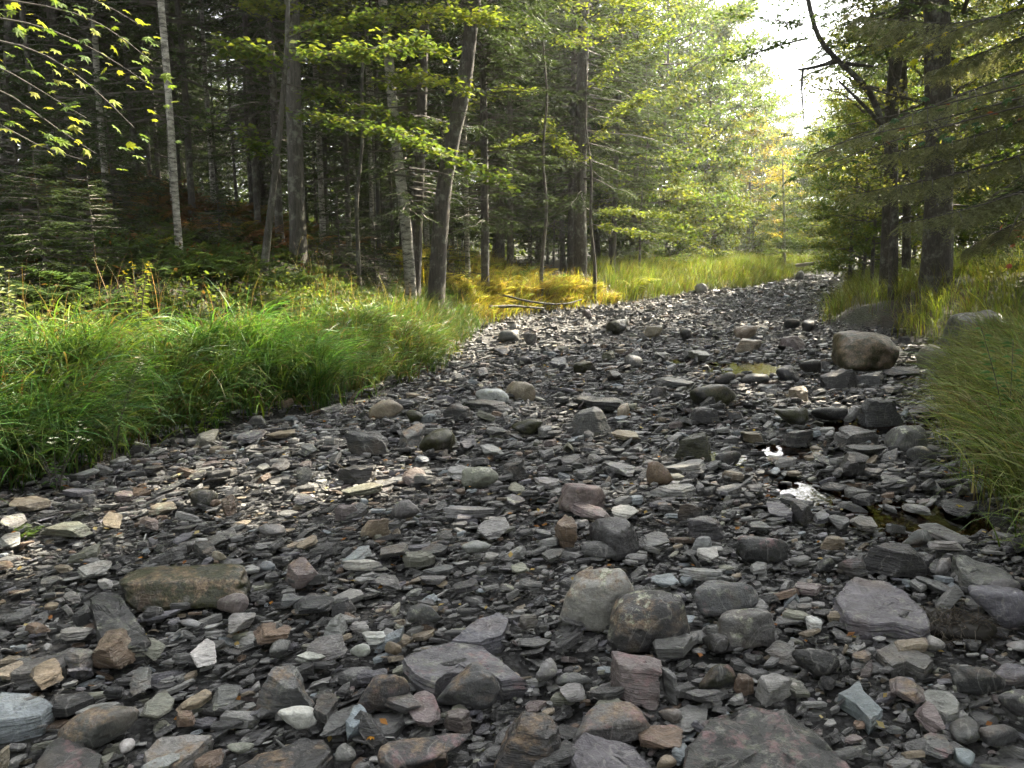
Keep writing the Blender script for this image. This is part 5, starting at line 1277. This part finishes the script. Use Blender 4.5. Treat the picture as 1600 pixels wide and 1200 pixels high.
# ferns and plants one can point at
def fern(lab, u, v, Y, sc_, colr, seed):
    V, Fa = fern_proto(7, .75, np.random.default_rng(seed)); p = at(u, v, Y) if Y else gnd(u, v); z = Hs(p[0], p[1])
    o = link('fern', make_mesh('fern', V * sc_, Fa, np.tile(colr, (len(V), 1)), False), M_LEAF); o.location = (p[0], p[1], z); tag(o, lab, 'fern')
fern('tall bright yellow-green fern standing on the far meadow edge', 992, 415, 23.5, 1.5, (.24, .26, .03), 21)
fern('tiny green fern sprouting among slates beside the pale olive plate', 38, 826, None, .16, (.10, .16, .03), 22)
fern('broad green fern behind the golden bracken', 800, 412, 20, 1.2, (.10, .16, .03), 23)
fern('second green fern behind the golden bracken, nearer the pine', 860, 412, 21, 1.1, (.10, .16, .03), 24)
fern('yellowing fern on the slope beside the slender grey spruce', 365, 335, 14.5, 1.0, (.26, .22, .03), 25)
fern('yellow-green fern right of the front birch foot', 240, 395, 10.4, .6, (.24, .24, .03), 26)
def stem_plant(name, lab, u, v, Y, h, nstem, leaf, colr, seed, flower=None, lean=.25):
    r = np.random.default_rng(seed); p = at(u, v, Y); x, y = p[0], p[1]; z = Hs(x, y); e = empty(name, (x, y, z)); tag(e, lab, 'plant')
    st, lf, fl_ = Geo(), Geo(), Geo()
    for k in range(nstem):
        a = r.uniform(0, 6.28); tip = np.array([math.cos(a) * lean * h, math.sin(a) * lean * h, h * r.uniform(.75, 1.05)]); P = curve_pts([(0, 0, -.05), tip * [.3, .3, .5], tip], 10)
        V, Fq = tube(P, np.linspace(.004, .002, 10), 4); st.add(V, Fq)
        for q in np.linspace(.25, 1, int(h / .03)):
            b = np.array([np.interp(q, np.linspace(0, 1, 10), P[:, j]) for j in range(3)]); aa = r.uniform(0, 6.28); d = np.array([math.cos(aa), math.sin(aa), .35]); s_ = np.array([-math.sin(aa), math.cos(aa), 0]); L = leaf * r.uniform(.7, 1.2) * (1.1 - .4 * q)
            lf.add([b, b + d * L * .45 + s_ * L * .13, b + d * L - [0, 0, L * .45], b + d * L * .45 - s_ * L * .13], [[0, 1, 2, 3]], np.array(colr) * r.uniform(.75, 1.3))
        if flower is not None:
            for j in range(6):
                b = P[-1] + r.normal(0, .02, 3)
                for m_ in range(5):
                    aa = m_ * 1.257; d = np.array([math.cos(aa), math.sin(aa), .3]) * .010; s_ = np.array([-math.sin(aa), math.cos(aa), 0]) * .004
                    fl_.add([b, b + d + s_, b + d * 1.3, b + d - s_], [[0, 1, 2, 3]], flower)
    link('stem', st.mesh('stem'), M_TWIG, e); link('leaves', lf.mesh('leaves', False), M_LEAF, e)
    if flower is not None: link('blossoms', fl_.mesh('blossoms', False), M_LEAF, e)
stem_plant('leafy_shrub', 'tall pale-leaved plant at the left picture edge', 18, 520, 5.6, .85, 5, .10, (.17, .20, .14), 31, None, .12)
stem_plant('aster_plant', 'white-flowered aster bending over the left bank grass', 165, 600, 5.2, .75, 5, .09, (.10, .15, .07), 32, (.75, .75, .7), .35)
stem_plant('aster_plant', 'small white-flowered aster at the foot of the left bank', 85, 735, 4.6, .40, 5, .06, (.07, .13, .05), 33, (.75, .75, .7), .4)
stem_plant('leafy_weed', 'small bright weed at the bank edge with pale leaves', 318, 668, 6.1, .28, 5, .08, (.16, .24, .05), 34, (.7, .72, .6), .45)
stem_plant('goldenrod_plant', 'goldenrod with yellow plumes behind the left bank grass', 215, 470, 7.2, .75, 5, .08, (.13, .18, .05), 35, (.5, .4, .03), .2)
stem_plant('leafy_weed', 'blue-green feathery weed in the right bank grass', 1585, 600, 4.8, .9, 5, .09, (.10, .20, .10), 36, None, .25)
stem_plant('yellow_weed', 'tall sunlit yellow-green weed on the right bank', 1450, 465, 15.5, .9, 9, .13, (.30, .32, .04), 37, None, .35)
for u, v, lab, a in [(1505, 798, 'yellow fallen leaf floating in the brown pool', .4), (1522, 985, 'small orange-yellow leaf on the violet slab behind the root mat', 1.3), (586, 1160, 'small orange fallen leaf among pebbles below the blue slate', 2.2)]:
    p = gnd(u, v); o = link('fallen_leaf', LEAFM[1], M_LEAF); o.location = (p[0], p[1], max(Hs(p[0], p[1]) + .05, .02)); o.scale = (.055 if u == 1505 else .03,) * 3; o.rotation_euler = (.1, .1, a); o.color = (.55, .42, .06, 1) if u == 1505 else (.55, .28, .04, 1); tag(o, lab, 'leaf')
print('tris', sum(len(m.polygons) for m in bpy.data.meshes))

GLARE_HAZE = 0.0010  # added volume, standing in for lens glare that lifts the right side
if GLARE_HAZE:
    V = np.array([(x, y, z) for x in (-340, 340) for y in (-60, 360) for z in (-1.5, 24)], float)
    hz = link('glare_haze', make_mesh('glare_haze', V, np.array([(0, 1, 3, 2), (4, 6, 7, 5), (0, 4, 5, 1), (2, 3, 7, 6), (0, 2, 6, 4), (1, 5, 7, 3)]), None, False)); tag(hz, 'thin veil added to the air, standing in for lens glare', kind='stuff')
    m, N, L, out = newmat('glare_haze'); pv = N.new('ShaderNodeVolumePrincipled'); pv.inputs['Density'].default_value = GLARE_HAZE; pv.inputs['Color'].default_value = (.95, .97, 1, 1); pv.inputs['Anisotropy'].default_value = 0.75
    L.new(pv.outputs[0], out.inputs['Volume']); hz.data.materials.append(m)
